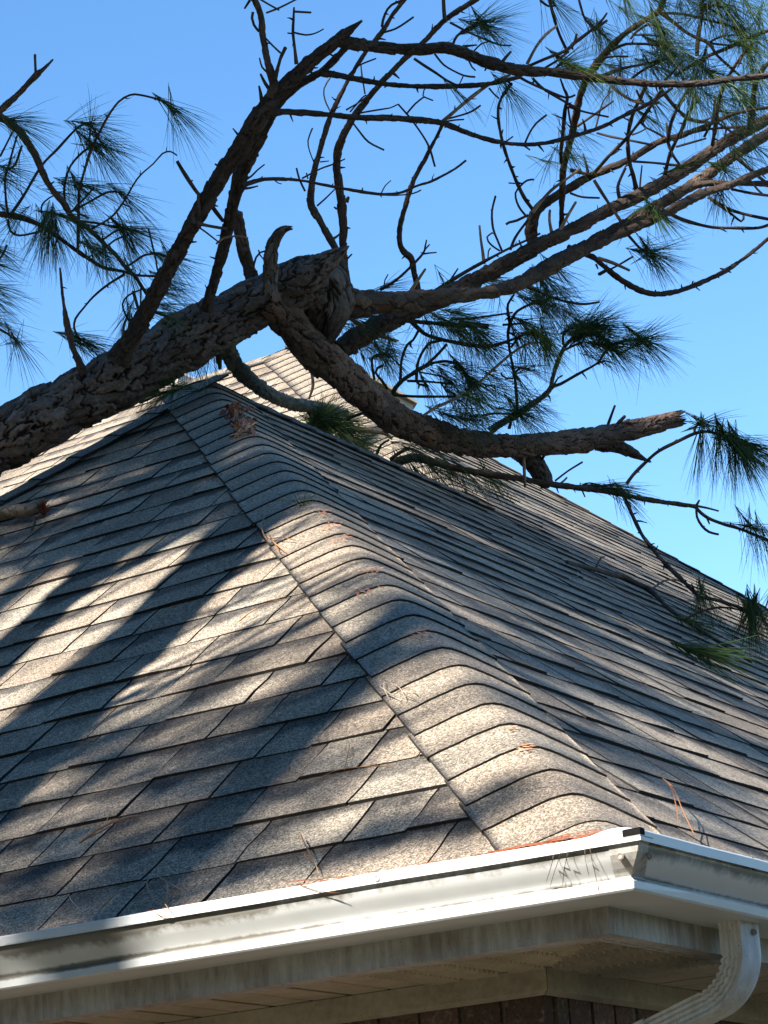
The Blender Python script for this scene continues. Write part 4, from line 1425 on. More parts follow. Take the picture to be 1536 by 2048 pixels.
T([(1155, 252), (1190, 228), (1227, 202)], [6, 4], [7.6]); T([(1191, 257), (1198, 230), (1206, 203), (1222, 182)], [4, 3], [7.6]); T([(1329, 275), (1310, 264), (1292, 255), (1286, 244), (1292, 234)], [5, 4], [8.1]); T([(1264, 270), (1280, 264), (1294, 256)], [4, 3], [8.0])
T([(1352, 294), (1380, 286), (1412, 277)], [5, 4], [8.1]); T([(1140, 340), (1160, 345), (1180, 350)], [8, 7], [8.1]); T([(1140, 386), (1164, 394), (1199, 396)], [5, 4], [8.0]); T([(1370, 268), (1420, 258), (1480, 254)], [6, 5], [8.1])
T([(1430, 270), (1434, 250), (1436, 226)], [5, 4], [8.2]); T([(1196, 155), (1240, 138), (1290, 128), (1330, 118)], [6, 5], [7.25], cl=(36, 90, 20, 50)); T([(1206, 152), (1225, 144), (1240, 138)], [9, 8], [7.2], M_LIMB); T([(1222, 172), (1240, 186), (1262, 200), (1290, 208), (1318, 206)], [7, 6], [7.3], M_LITW)
T([(1273, 180), (1280, 196), (1288, 206)], [5, 4], [7.3]); T([(1262, 158), (1290, 138), (1330, 120), (1352, 112)], [5, 5], [7.25]); T([(1330, 160), (1350, 140), (1366, 120)], [5, 4], [7.25]); T([(1408, 274), (1425, 240), (1430, 200)], [6, 5], [8.1])
T([(1436, 246), (1460, 262), (1480, 272)], [5, 4], [8.2]); T([(1448, 280), (1452, 255), (1442, 240)], [4, 4], [8.3])
for a in [(1128, 122, -38, 34, 90, 26, M_NEEDLIT), (1132, 126, 38, 44, 110, 26, M_NEEDLIT), (1160, 138, 24, 40, 90, 30, M_NEEDLIT), (1176, 150, 20, 34, 80, 40), (1196, 60, 40, 50, 96, 46), (1200, 66, 74, 34, 92, 36), (1236, 136, 20, 40, 96, 60),
          (1320, 135, 20, 46, 90, 70), (1350, 120, 60, 46, 96, 60), (1396, 128, 40, 60, 96, 70), (1404, 140, 100, 50, 90, 60), (1430, 150, 20, 54, 90, 70), (1380, 160, 150, 40, 90, 70), (1500, 106, 70, 56, 96, 60), (1490, 92, 20, 46, 90, 50),
          (1470, 176, 30, 60, 96, 70), (1490, 196, 80, 56, 92, 70), (1440, 200, 30, 50, 90, 70), (1500, 216, 40, 60, 96, 70), (1470, 232, 20, 50, 90, 60), (1520, 168, 60, 50, 90, 70), (1390, 190, 90, 44, 90, 60), (1340, 95, 20, 40, 90, 60),
          (1300, 130, 60, 44, 90, 60), (1390, 205, 60, 36, 90, 50), (1310, 205, 50, 30, 84, 40), (1300, 236, 30, 30, 80, 30), (1500, 20, 60, 50, 100, 60), (1520, 40, 100, 50, 100, 60), (1440, 14, 60, 40, 100, 60), (1245, 20, 40, 20, 90, 40),
          (1250, -6, 70, 34, 110, 36), (1320, 6, 30, 40, 100, 50), (1360, 10, 80, 34, 100, 50), (1020, 178, 42, 32, 110, 36), (1014, 180, 80, 14, 100, 40), (918, 188, 46, 18, 76, 26), (1100, 325, 20, 14, 50, 30), (1098, 320, 120, 14, 70, 40),
          (1140, 300, 60, 22, 80, 40), (1150, 262, 40, 22, 80, 50), (1146, 318, 30, 26, 70, 50), (1224, 186, 90, 24, 80, 50), (1240, 150, 95, 30, 76, 46), (1364, 332, -20, 26, 90, 22), (1340, 380, 30, 24, 60, 40), (1262, 386, 195, 14, 60, 30),
          (1452, 344, 24, 44, 60, 44), (1448, 340, 70, 20, 50, 40), (1432, 378, 66, 44, 84, 34), (1444, 384, 95, 26, 76, 30), (1312, 430, 58, 50, 86, 34), (1330, 436, 30, 30, 60, 30), (1480, 308, 50, 26, 70, 36), (1270, 420, 160, 22, 70, 50), (1520, 300, 30, 30, 60, 50)]:
    clust(a[0], a[1], None, a[2], a[3], a[4], a[5], None, a[6] if len(a) > 6 else None)

# ---- right: hanging arcs and tufts
T([(1136, 493), (1160, 505), (1188, 516), (1222, 545), (1261, 571), (1292, 585), (1318, 588), (1350, 584), (1383, 573), (1420, 557), (1454, 540), (1500, 508), (1545, 470)], [10, 10, 11, 11, 11, 10, 10, 10, 9, 9, 9, 8, 8], [8.15, 8.3, 8.4])
T([(1196, 516), (1226, 526), (1259, 541)], [8, 6], [8.15], M_LITW); T([(1196, 549), (1230, 534), (1266, 513)], [5, 4], [8.15]); T([(1192, 528), (1196, 538)], [5, 3], [8.15]); T([(1198, 549), (1214, 540)], [8, 7], [8.15])
T([(1383, 574), (1386, 562)], [4, 3], [8.4]); T([(1390, 573), (1400, 581)], [4, 2], [8.4]); T([(1454, 540), (1440, 537)], [5, 3], [8.4]); T([(1310, 588), (1311, 580)], [4, 3], [8.4]); T([(1452, 540), (1462, 545)], [5, 3], [8.4]); T([(1460, 536), (1466, 530)], [5, 3], [8.4])
T([(1320, 418), (1345, 430), (1370, 441), (1422, 454), (1474, 456), (1516, 456), (1545, 447)], [9, 9, 8, 7, 7, 6, 6], [8.4, 8.6])
T([(1416, 394), (1440, 408), (1461, 420), (1500, 431), (1545, 440)], [7, 7], [8.6]); T([(1422, 399), (1452, 420), (1482, 443), (1487, 438), (1487, 432)], [6, 5], [8.6]); T([(1470, 312), (1490, 330), (1506, 344), (1545, 376)], [8, 6], [8.6]); T([(1462, 378), (1500, 386), (1545, 392)], [6, 6], [8.5])
T([(1500, 360), (1516, 380), (1530, 392)], [5, 4], [8.5])
T([(1256, 470), (1270, 486), (1282, 498), (1303, 506)], [6, 5], [8.4], cl=[(74, 92, 10, 38), (46, 92, 52, 34), (14, 90, -28, 20), (14, 80, 80, 30)])
for a in [(1490, 320, 40, 20, 60, 40)]:
    clust(a[0], a[1], None, *[a[2], a[3], a[4], a[5]])

# ---- tufts under the long limb
T([(742, 636), (800, 640), (842, 644), (907, 650), (976, 652)], [12, 11, 9, 9, 8], [7.95, 8.1]); T([(900, 640), (933, 637), (980, 632), (1025, 625)], [5, 4], [8.1])
T([(820, 640), (840, 660), (858, 672), (907, 684), (972, 693), (1017, 682), (1060, 664)], [9, 9, 8, 8, 7, 6, 4], [8.0, 8.2])
T([(840, 655), (826, 680), (814, 690), (803, 721), (801, 762)], [7, 6, 6, 6, 6], [8.0]); T([(889, 680), (868, 684), (855, 690), (837, 721), (833, 763), (845, 770), (856, 774)], [6, 5], [8.05], cl=(30, 74, 60, 36))
T([(786, 786), (792, 774), (806, 760), (837, 740), (863, 727), (889, 723), (910, 727), (924, 738)], [11, 9, 9, 8, 7, 6, 5, 5], [8.1], cl=[(54, 92, 50, 40), (40, 90, 14, 40)]); T([(894, 688), (870, 714), (842, 738)], [6, 5], [8.1])
T([(814, 762), (850, 763), (907, 768)], [6, 4], [8.1], cl=(50, 84, 50, 50)); T([(780, 789), (830, 793), (912, 793)], [7, 5], [8.1]); T([(838, 744), (870, 750), (890, 756)], [4, 3], [8.1], cl=(34, 80, 30, 40))
T([(749, 760), (744, 730), (746, 714), (760, 709), (777, 708)], [6, 5], [8.0], cl=[(54, 86, 36, 56), (30, 80, 90, 50), (20, 76, -10, 24)]); T([(775, 778), (764, 762), (751, 745), (755, 736), (766, 731)], [6, 5], [8.0])
T([(846, 832), (870, 816), (894, 805), (936, 784), (985, 740), (1025, 706), (1050, 690), (1064, 686), (1088, 685)], [6, 6, 6, 6, 6, 5, 5, 5, 4], [8.0, 8.1], M_LITW, cl=[(50, 84, 48, 36, M_NEEDLIT), (34, 80, 80, 36)])
T([(760, 641), (782, 662), (790, 682)][:2], [14, 10], [7.9], M_LITW); T([(740, 665), (762, 672), (792, 682)], [9, 9, 8], [7.85], M_LITW, end='jag'); T([(722, 620), (760, 620), (792, 616)], [17, 16, 6], [7.7], M_LITW, 'jag')
T([(690, 628), (706, 640), (728, 654)], [10, 9, 7], [7.6], M_LITW)
T([(980, 862), (1000, 848), (1036, 828), (1069, 805), (1098, 781), (1106, 753), (1114, 727), (1127, 698), (1142, 680), (1176, 659)], [16, 15, 14, 12, 10, 10, 9, 8, 7, 6], [8.35, 8.3, 8.25], M_MOSS, cl=[(90, 110, -18, 40), (80, 110, 12, 40), (60, 110, -42, 26), (50, 100, 44, 36)])
T([(1127, 690), (1126, 674), (1129, 664), (1144, 656), (1162, 650)], [6, 5], [8.25], cl=(60, 104, -22, 36)); T([(1130, 700), (1150, 690), (1164, 686)], [5, 5], [8.25], cl=(40, 80, 40, 44))
T([(1098, 781), (1108, 772), (1121, 768), (1153, 750), (1194, 727), (1205, 711), (1220, 690)], [8, 7, 7, 6, 5, 5, 5], [8.25], cl=[(80, 104, 6, 34), (60, 100, 40, 36)]); T([(1108, 770), (1116, 756), (1125, 751)], [4, 3], [8.25]); T([(1150, 752), (1153, 747)], [4, 3], [8.25])
T([(1220, 690), (1250, 682), (1284, 680)], [6, 5], [8.25], cl=[(70, 100, 2, 38), (60, 96, 42, 38), (36, 96, -34, 24)])
T([(1196, 726), (1204, 724), (1210, 722)], [4, 4], [8.25], cl=(24, 46, 16, 40))
T([(1035, 820), (1033, 790), (1030, 758), (1025, 730), (1021, 711), (1018, 690), (1016, 664), (1020, 646), (1016, 625), (1016, 608), (1028, 589)], [6, 6, 6, 6, 6, 6, 6, 7, 6, 5, 5], [8.3, 8.1])
T([(1020, 646), (1026, 634), (1035, 622), (1062, 608), (1085, 604)], [6, 5], [8.15], cl=[(70, 100, 12, 50), (60, 96, 52, 44)]); T([(1054, 573), (1080, 584), (1106, 596), (1160, 608), (1199, 604)], [7, 6, 6, 5, 4], [8.1])
T([(1022, 695), (1030, 684), (1041, 672), (1064, 665)], [5, 5], [8.15], cl=[(54, 90, 40, 44), (30, 84, 0, 40)]); T([(1005, 650), (1030, 648), (1059, 646)], [5, 4], [8.15], cl=(44, 90, 20, 46)); T([(1016, 664), (1030, 672), (1040, 680)], [5, 4], [8.15], cl=(40, 84, 60, 40))
T([(1003, 745), (1003, 750), (1012, 756), (1026, 757)], [4, 4], [8.15]); T([(1030, 745), (1040, 737), (1052, 736)], [5, 4], [8.15], cl=[(34, 74, 6, 44), (16, 70, -30, 24)]); T([(1028, 750), (1036, 756)], [4, 4], [8.15], cl=(20, 74, 56, 30))
T([(963, 831), (990, 827), (1022, 828), (1040, 824)], [5, 5], [8.3], cl=[(60, 90, 10, 50), (50, 86, 50, 50), (24, 86, -30, 26)]); T([(1018, 858), (1022, 842), (1024, 836)], [7, 6], [8.3])
for a in [(930, 630, 12, 50, 70, 44, M_NEEDLIT), (950, 648, 14, 50, 70, 50), (960, 664, 30, 60, 86, 60), (940, 684, 40, 60, 90, 60), (966, 690, 60, 60, 90, 50), (985, 692, 20, 40, 76, 40), (926, 662, 30, 50, 80, 50, M_NEEDLIT), (900, 660, 40, 36, 80, 60), (890, 640, 30, 40, 80, 60),
          (860, 650, 60, 40, 80, 60), (1100, 560, 30, 54, 84, 50), (1090, 570, 60, 50, 84, 50), (1116, 540, 44, 40, 70, 40), (1064, 580, 14, 30, 70, 40), (1044, 592, 36, 26, 64, 36), (1110, 610, 30, 40, 84, 60), (1136, 604, 50, 34, 80, 46),
          (950, 770, 40, 60, 90, 60), (960, 800, 20, 50, 84, 50, M_NEEDLIT), (940, 800, 80, 44, 84, 60), (920, 800, 40, 50, 84, 60), (900, 830, 20, 50, 84, 60), (930, 836, 10, 50, 90, 50), (960, 840, 20, 50, 90, 50), (1000, 760, 30, 34, 80, 60), (986, 775, 20, 40, 84, 40),
          (720, 640, 20, 40, 70, 60), (700, 655, 20, 40, 80, 60), (850, 600, -30, 20, 70, 30), (780, 570, -20, 22, 80, 24), (1068, 808, 40, 40, 80, 50), (1090, 690, 60, 34, 76, 50, M_NEEDLIT), (1050, 690, 90, 30, 80, 50), (1000, 600, 80, 16, 60, 60), (860, 690, 100, 24, 80, 50), (1150, 650, 60, 36, 90, 60),
          (985, 556, 0, 30, 62, 26, M_NEEDLIT), (975, 560, 6, 40, 70, 30, M_NEEDLIT), (895, 574, 60, 14, 60, 50), (760, 650, 70, 36, 76, 50), (735, 700, 40, 40, 80, 50), (720, 690, 70, 30, 76, 50), (760, 700, 60, 34, 80, 50)]:
    clust(a[0], a[1], None, a[2], a[3], a[4], a[5], None, a[6] if len(a) > 6 else None)

# ---- lower right: limb on the roof, hanging twigs
T([(760, 940), (800, 922), (837, 917), (907, 935), (972, 948), (1037, 957), (1100, 968), (1200, 981), (1290, 998), (1390, 1013)], [14, 15, 16, 15, 14, 12, 11, 11, 10, 10], [8.5, 8.55, 8.6, 8.7], name='limb', mat=M_LIMB)
T([(1390, 1013), (1402, 1026), (1420, 1038), (1450, 1049), (1480, 1058), (1545, 1084)], [8, 7, 7, 7, 7, 7], [8.7, 8.8]); T([(1393, 1012), (1414, 1016), (1437, 1022)], [5, 4], [8.7]); T([(1393, 1016), (1394, 1034), (1404, 1052), (1418, 1064), (1437, 1069)], [5, 5], [8.7]); T([(1392, 1012), (1399, 1000)], [6, 3], [8.7]); T([(1414, 1036), (1419, 1048)], [4, 3], [8.7])
T([(1248, 990), (1256, 1010), (1270, 1042), (1284, 1070), (1296, 1085), (1322, 1118), (1345, 1142), (1361, 1157), (1380, 1176), (1398, 1194)], [7, 7, 7, 7, 8, 9, 9, 9, 8, 7], [8.6, 8.4, 8.0, 7.8])
T([(1398, 1194), (1440, 1202), (1500, 1222)], [7, 6], [7.8, 7.75], cl=[(60, 96, 84, 30), (50, 96, 110, 30), (40, 90, 50, 36)])
T([(1368, 1240), (1390, 1228), (1427, 1216), (1460, 1216), (1496, 1224)], [5, 4], [7.75])
T([(1253, 968), (1266, 950), (1290, 926), (1318, 902), (1357, 882), (1389, 867), (1415, 863), (1441, 870), (1472, 882)], [8, 7, 7, 7, 7, 6, 6, 6, 5], [8.7], cl=[(90, 116, 30, 34), (80, 110, 66, 36), (50, 104, 8, 26)])
T([(1389, 866), (1390, 856), (1396, 848), (1408, 846)], [5, 5], [8.7], cl=[(16, 90, -22, 16), (14, 90, 6, 16), (30, 80, 30, 26)])
T([(1204, 972), (1180, 966), (1166, 969), (1162, 976)], [4, 3], [8.7]); T([(1163, 978), (1170, 994)], [4, 3], [8.7])
T([(1486, 1058), (1490, 1054), (1500, 1053)], [4, 3], [8.75], cl=[(26, 90, 10, 24), (30, 90, 56, 26), (12, 84, 90, 20)])
T([(1110, 962), (1136, 942), (1165, 924)], [4, 4], [8.65]); T([(1100, 972), (1122, 966), (1134, 955)], [5, 4], [8.65], M_LITW)
T([(1210, 866), (1220, 838), (1230, 811)], [6, 5], [8.85]); T([(1226, 868), (1238, 846), (1250, 832)], [12, 9, 6], [8.85]); T([(1252, 845), (1264, 846)], [4, 3], [8.85])
T([(1084, 918), (1089, 910)], [7, 6], [8.62]); T([(1020, 889), (1040, 896), (1063, 901)], [9, 9, 8], [8.5], M_LITW); T([(1047, 898), (1048, 930), (1050, 974)], [6, 6], [8.5], M_LITW)
T([(622, 738), (626, 770), (618, 798)], [5, 6, 5], [8.2], M_LITW)
T([(600, 862), (618, 848), (634, 842), (640, 818)], [9, 10, 9, 8], [8.4], M_TWIG); T([(640, 842), (650, 866)], [8, 6], [8.4]); T([(694, 838), (720, 828), (736, 822)], [7, 6], [8.2]); T([(752, 912), (762, 890), (778, 880)], [7, 5], [8.4]); T([(780, 920), (800, 905), (820, 896)], [9, 7], [8.45])
T([(700, 856), (740, 862), (768, 866), (782, 876)], [12, 12, 10, 6], [8.5], M_LITW, 'jag')
for a in [(1398, 880, 100, 30, 110, 20), (1408, 874, 80, 44, 110, 22), (1436, 874, 80, 60, 110, 30), (1456, 880, 60, 60, 110, 30), (1480, 896, 70, 70, 110, 36), (1490, 900, 40, 60, 100, 36), (1500, 890, 20, 50, 90, 30), (1470, 890, 90, 50, 110, 26), (1440, 880, 104, 30, 110, 20),
          (1205, 970, -6, 34, 90, 16), (1215, 975, 8, 46, 86, 20), (1240, 978, 4, 40, 76, 18), (1252, 996, 52, 26, 74, 26), (1246, 990, 30, 18, 70, 20), (1235, 992, 62, 10, 70, 30), (1404, 1196, 80, 50, 76, 26), (1396, 1198, 110, 40, 80, 24), (1420, 1204, 60, 40, 80, 36),
          (1510, 1220, 90, 60, 90, 30), (1520, 1224, 60, 60, 90, 34), (1526, 1064, 70, 30, 100, 26), (1512, 1070, 88, 20, 100, 18), (1540, 1210, 100, 60, 110, 40),
          (640, 838, -40, 50, 84, 40), (650, 832, -10, 60, 90, 46), (644, 846, 20, 60, 90, 40), (664, 850, 30, 60, 90, 50), (690, 870, 30, 60, 90, 50), (700, 850, 10, 60, 90, 50), (620, 850, 200, 34, 70, 50), (640, 830, -80, 40, 70, 40), (720, 890, 30, 60, 90, 44), (770, 940, 36, 50, 90, 40),
          (830, 900, 20, 54, 90, 40), (870, 940, 40, 60, 90, 40), (840, 950, 50, 50, 90, 36), (900, 940, 60, 46, 84, 36), (940, 950, 40, 50, 84, 40), (980, 960, 60, 44, 70, 36), (850, 880, 10, 40, 90, 36), (1000, 960, 30, 30, 70, 36), (690, 900, 40, 46, 80, 40), (740, 925, 46, 46, 80, 40),
          (800, 936, 70, 40, 80, 36), (330, 790, 150, 50, 84, 40), (350, 770, 190, 40, 100, 36), (400, 700, 60, 34, 90, 40), (420, 706, 100, 30, 80, 40), (350, 740, 110, 40, 90, 40), (470, 715, 40, 20, 50, 40), (300, 775, 120, 40, 76, 40), (380, 720, 80, 30, 90, 40)]:
    clust(a[0], a[1], None, a[2], a[3] * (.62 if a[0] > 1380 and a[1] > 860 else .85), a[4], a[5])
for a in [(655, 836, -30, 54, 84, 46), (664, 842, 6, 54, 90, 46), (640, 846, 40, 40, 80, 50), (676, 850, -12, 44, 90, 40), (648, 838, -70, 36, 70, 40), (690, 862, 16, 44, 90, 44), (720, 880, 10, 44, 90, 44)]:
    clust(a[0], a[1], 8.35, a[2], a[3], a[4], a[5], None, M_NEEDLIT)
T([(436, 700), (438, 720), (440, 738)], [9, 11, 7], [7.3])
T([(280, 806), (305, 795), (335, 782)], [5, 5], [7.5])

# ------------------------------------------------------------------ loose things on the roof
def free_wood(name, pts, w, face_n, off, mat, label, cat, end='jag', hgt=None, start='cap', parts=()):
    P = np.array([hit(x, y, face_n, off) for x, y in pts])
    dd = proj(P)[1]
    rad = np.array(w, float) * dd / FPX / 2
    P = P + face_n * (rad[:, None] + .006)
    base = P.mean(0)
    root = empty(name, base, label, cat)
    me = tube(P, rad, .006, 28, mat, rad.max() * .12, .03, .02, end, .08, 'stem', start)
    o = obj('stem', me, root); o.location = -Vector(base)
    for pp, ww, h in parts:
        Q = np.array([hit(x, y, face_n, off) for x, y in pp]); dq = proj(Q)[1]
        rq = np.array(ww, float) * dq / FPX / 2
        Q = Q + face_n * (rq[:, None] + np.array(h)[:, None])
        so_ = obj('twig', tube(Q, rq, .012, 8, M_TWIG, 0, name='twig', start='cap'), root); so_.location = -Vector(base)
    return root


fb_ = free_wood('fallen_branch', [(-90, 1052), (-30, 1048), (30, 1041), (66, 1036), (80, 1028), (90, 1016)], [30, 30, 29, 27, 26, 14], nA, .012, M_OLDW,
                'short pale broken branch end lying on the front roof slope under the trunk', 'branch', parts=[([(72, 1046), (74, 1056), (66, 1066)], [7, 6, 4], [.012, .01, .006])])
rs = np.random.default_rng(77)
P = hit(86, 1014, nA, .03)
V, F, rnd = needles(P, np.array([.3, -.5, .7]), 60, .035, 80, .03, rs, .0012, .1)
o = obj('splinters', mesh('splinters', V, F, [M_RUST], None, None, {'rnd': rnd}), fb_); o.location = -fb_.location
free_wood('broken_twig', [(1130, 1131), (1160, 1139), (1190, 1147), (1215, 1155), (1236, 1160), (1265, 1173), (1292, 1187), (1315, 1205), (1337, 1227), (1368, 1248), (1402, 1270), (1450, 1300), (1500, 1330)],
          [8, 8, 9, 9, 13, 11, 12, 9, 8, 8, 7, 6, 4], nB, .012, M_TWIG, 'long thin brown pine twig lying down the side roof slope', 'twig', 'cut',
          parts=[([(1296, 1187), (1320, 1178), (1350, 1177), (1378, 1180)], [5, 4, 4, 3], [.004, .03, .03, .004]), ([(1186, 1146), (1192, 1134), (1200, 1130)], [5, 4, 3], [.004, .03, .03])])


def sprig(name, x, y, n, off, ang3, cnt, ln, spread, mat, label, cat, width=.001, up=.01, on=None):
    P = (hit(x, y, n, off) + n * up) if on is None else on
    rs = np.random.default_rng(int(x * 7 + y))
    D = np.asarray(ang3, float)
    V, F, rnd = needles(P, D, cnt, ln, spread, ln * .5, rs, width, .05)
    me = mesh(name, V - P, F, [mat], None, None, {'rnd': rnd})
    o = obj(name, me, None, P)
    return tag(o, label, cat)


dB = np.array([0, 1.0, 0]); dnB = np.array([cp, 0, -sp]); dA = np.array([1.0, 0, 0]); dnA = np.array([0, -cp, -sp])
sprig('needle_sprig', 1395, 1318, nB, .012, dB * .7 + dnB * .5 + nB * .12, 90, .20, 34, M_NEED, 'dark green pine sprig lying flat on the side roof near the right edge', 'pine sprig', .0012, .02)
sprig('needle_sprig', 1380, 1255, nB, .012, dB * .8 + dnB * .3 + nB * .05, 40, .16, 40, M_NEED, 'thin green needle sprig beside the long twig on the side roof', 'pine sprig', .001, .015)


def on_cap(x, y, extra=.003):
    """point of the near hip's caps under a pixel (search along the hip)"""
    best = None
    for l in np.arange(.1, 4.15, .012):
        for u in np.arange(-.13, .131, .01):
            p = cap_pt(l, u, extra)
            best = best
            q = PROJC(p)
            e = (q[0] - x) ** 2 + (q[1] - y) ** 2
            if best is None or e < best[0]:
                best = (e, p)
    return best[1]


_G = [(l, u) for l in np.arange(.1, 4.15, .012) for u in np.arange(-.13, .131, .01)]
_GP = np.array([cap_pt(l, u) for l, u in _G])
_GQ, _GD = proj(_GP)


def on_cap(x, y):
    e = (_GQ[:, 0] - x) ** 2 + (_GQ[:, 1] - y) ** 2
    c = np.where(e < e.min() + 9)[0]
    return _GP[c[_GD[c].argmin()]]


UPH = NH[3]
sprig('needle_scraps', 0, 0, nA, 0, (.3, .1, .6), 26, .075, 95, M_NEED, 'sparse green needle scraps on the hip caps at the edge of the sunlight', 'needles', .0006, on=on_cap(612, 1000) + UPH * .002)
# rust brown clump on the crest
Pc = on_cap(478, 842)
root = empty('bark_clump', Pc, 'clump of rust brown bark and torn pale fibres on the upper hip caps', 'bark clump')
rs = np.random.default_rng(41)
for q, (x, y, m, n_, ln) in enumerate([(472, 826, M_RUST, 60, .026), (478, 844, M_RUST, 60, .026), (484, 860, M_RUST, 50, .024), (496, 860, M_PALE, 34, .045), (488, 846, M_PALE, 14, .035)]):
    P = on_cap(x, y) + UPH * .008
    V, F, rnd = needles(P, np.array([.5, .2, .5]) + rs.normal(0, .3, 3), n_, ln, 110, .05, rs, .0021, .1)
    V2, F2, rnd2 = [], [], []
    o = obj('fibres', mesh('fibres', V, F, [m], None, None, {'rnd': rnd}), root); o.location = -root.location
mb = MB()
for i in range(70):
    x = rs.normal(478, 12); y = 818 + rs.random() * 56
    P = on_cap(x + (y - 845) * .3, y) + UPH * rs.uniform(.002, .022)
    a = rs.normal(size=3); a /= np.linalg.norm(a); b = np.cross(a, rs.normal(size=3)); b /= np.linalg.norm(b); c = np.cross(a, b)
    s = rs.uniform(.006, .016)
    V = [P + a * s, P + b * s * .6, P - a * s * .9, P - b * s * .7, P + c * .0016 + a * s, P + c * .002 + b * s * .6, P + c * .0016 - a * s * .9, P + c * .002 - b * s * .7]
    mb.add(V, [(0, 3, 2, 1), (4, 5, 6, 7), (0, 1, 5, 4), (1, 2, 6, 5), (2, 3, 7, 6), (3, 0, 4, 7)], 0, None, rs.random())
o = obj('bark_chips', mb.mesh('bark_chips', [M_RUST]), root); o.location = -root.location; o['kind'] = 'stuff'

# orange scraped spots on the caps (thin flakes of bark)
M_SCRAPE = needle_mat("orange_bark_scraps", (.42, .16, .08), (.50, .22, .12), (.55, .30, .19), .05)
for (x, y, sx, sy, n_, lab) in [(648, 1026, 16, 6, 16, 'orange bark scrapings on the uppermost sunlit hip cap'), (664, 1050, 20, 8, 26, 'wide orange bark scrapings just below the first sunlit hip caps'), (690, 1073, 12, 7, 22, 'bright orange bark scrapings right of a pair on the hip crest'),
                               (664, 1080, 10, 5, 16, 'orange bark scrapings left of a pair on the hip crest'), (742, 1140, 22, 8, 26, 'faint orange scrapings halfway down the hip crest'), (730, 1180, 36, 8, 30, 'long streak of orange scrapings on the left of a mid hip cap'),
                               (848, 1266, 22, 8, 26, 'orange scrapings on a shaded hip cap below the middle'), (1021, 1456, 8, 4, 8, 'tiny orange scrape near the lower end of the hip'), (1052, 1491, 18, 10, 24, 'orange scraped patch on the lowest sunlit hip caps')]:
    rs = np.random.default_rng(int(x + y))
    P0_ = on_cap(x, y)
    mb = MB()
    for i in range(n_):
        a_ = rs.normal(0, .45); 
        P = on_cap(x + a_ * sx, y + (-.35 * a_ * sx) * .35 + rs.normal(0, .4) * sy) + UPH * .0010
        a = np.array([.7, .5, .1]) + rs.normal(0, .25, 3); a -= (a @ UPH) * UPH; a /= np.linalg.norm(a); b = np.cross(UPH, a)
        s = rs.uniform(.002, .0075)
        V = [P + a * s, P + b * s * .5, P - a * s * .9, P - b * s * .5, P + UPH * .0010]
        mb.add([v - P0_ for v in V], [(0, 1, 4), (1, 2, 4), (2, 3, 4), (3, 0, 4)], 0, None, rs.random())
    o = obj('bark_scrapings', mb.mesh('bark_scrapings', [M_SCRAPE]), None, P0_)
    tag(o, lab, 'bark scrapings', 'orange bark scrapings on the hip caps')


def strand(P, mat, name, label, r=.0008, parent=None):
    """thin curved needle bundle: list of 3D polylines -> one object"""
    V = []; F = []; rnd = []
    base = np.asarray(P[0][0])
    for pl in P:
        C_, _ = resample(pl, [1] * len(pl), .006)
        T_ = np.gradient(C_, axis=0); T_ /= np.linalg.norm(T_, axis=1)[:, None] + 1e-9
        s = np.cross(T_, [.3, .2, 1.0]); s /= np.linalg.norm(s, axis=1)[:, None] + 1e-9
        s2 = np.cross(T_, s)
        b = len(V); n = len(C_)
        q = random.random()
        for i in range(n):
            w = r * (1 if i < n - 2 else .5)
            for k in range(3):
                V.append(C_[i] - base + s[i] * w * math.cos(k * 2.094) + s2[i] * w * math.sin(k * 2.094))
        for i in range(n - 1):
            for k in range(3):
                F.append((b + i * 3 + k, b + i * 3 + (k + 1) % 3, b + i * 3 + 3 + (k + 1) % 3, b + i * 3 + 3 + k)); rnd.append(q)
    o = obj(name, mesh(name, V, F, [mat], None, None, {'rnd': rnd}), None, base)
    tag(o, label, 'pine needles', 'dry needles dropped on the roof')
    return o


def lay(pts, n, off, lift=.004):
    return [hit(x, y, n, off + .010) + n * (lift + .006 * math.sin(i * 1.3)) for i, (x, y) in enumerate(pts)]


def lay_cap(pts):
    return [on_cap(x, y) + UPH * (.004 + .006 * (i % 2)) for i, (x, y) in enumerate(pts)]


strand([lay_cap([(527, 1082), (540, 1096), (556, 1106), (566, 1112)]), lay_cap([(530, 1078), (548, 1092), (568, 1110)]), lay_cap([(540, 1078), (565, 1081), (592, 1083)]), lay([(530, 1040), (526, 1055), (528, 1070), (534, 1080)], nA, .006)],
       M_DRY, 'fallen_needles', 'orange dry needles caught at the hip seam where the sunlight starts', .0013)
strand([lay([(474, 1250), (505, 1232), (540, 1212), (575, 1196)], nA, 0), lay([(480, 1246), (515, 1226), (565, 1201)], nA, 0)], M_DRY, 'fallen_needles', 'pale straight needles lying across a bright front shingle', .0011)
strand([lay([(160, 1690), (200, 1668), (240, 1646), (282, 1630)], nA, 0), lay([(165, 1688), (215, 1662), (260, 1642)], nA, 0), lay([(215, 1650), (222, 1640), (232, 1628)], nA, 0), lay([(170, 1684), (230, 1660)], nA, 0)], M_DRY, 'fallen_needles', 'small bunch of tan needles on a front shingle low at the left', .0012)
strand([lay([(606, 1680), (612, 1695), (622, 1712), (634, 1735), (640, 1752)], nA, 0, .012), lay([(608, 1682), (618, 1705), (632, 1738)], nA, 0, .012), lay([(612, 1712), (616, 1725), (630, 1732)], nA, 0)], M_DRY, 'fallen_needles', 'upright pair of orange needles on the shingles above the gutter nail', .001)
strand([lay([(200, 1826), (225, 1806), (246, 1788), (270, 1771)], nA, 0), lay([(205, 1822), (240, 1794)], nA, 0)], M_DRY, 'fallen_needles', 'tan needles leaning on the lowest front shingles at the left', .001)
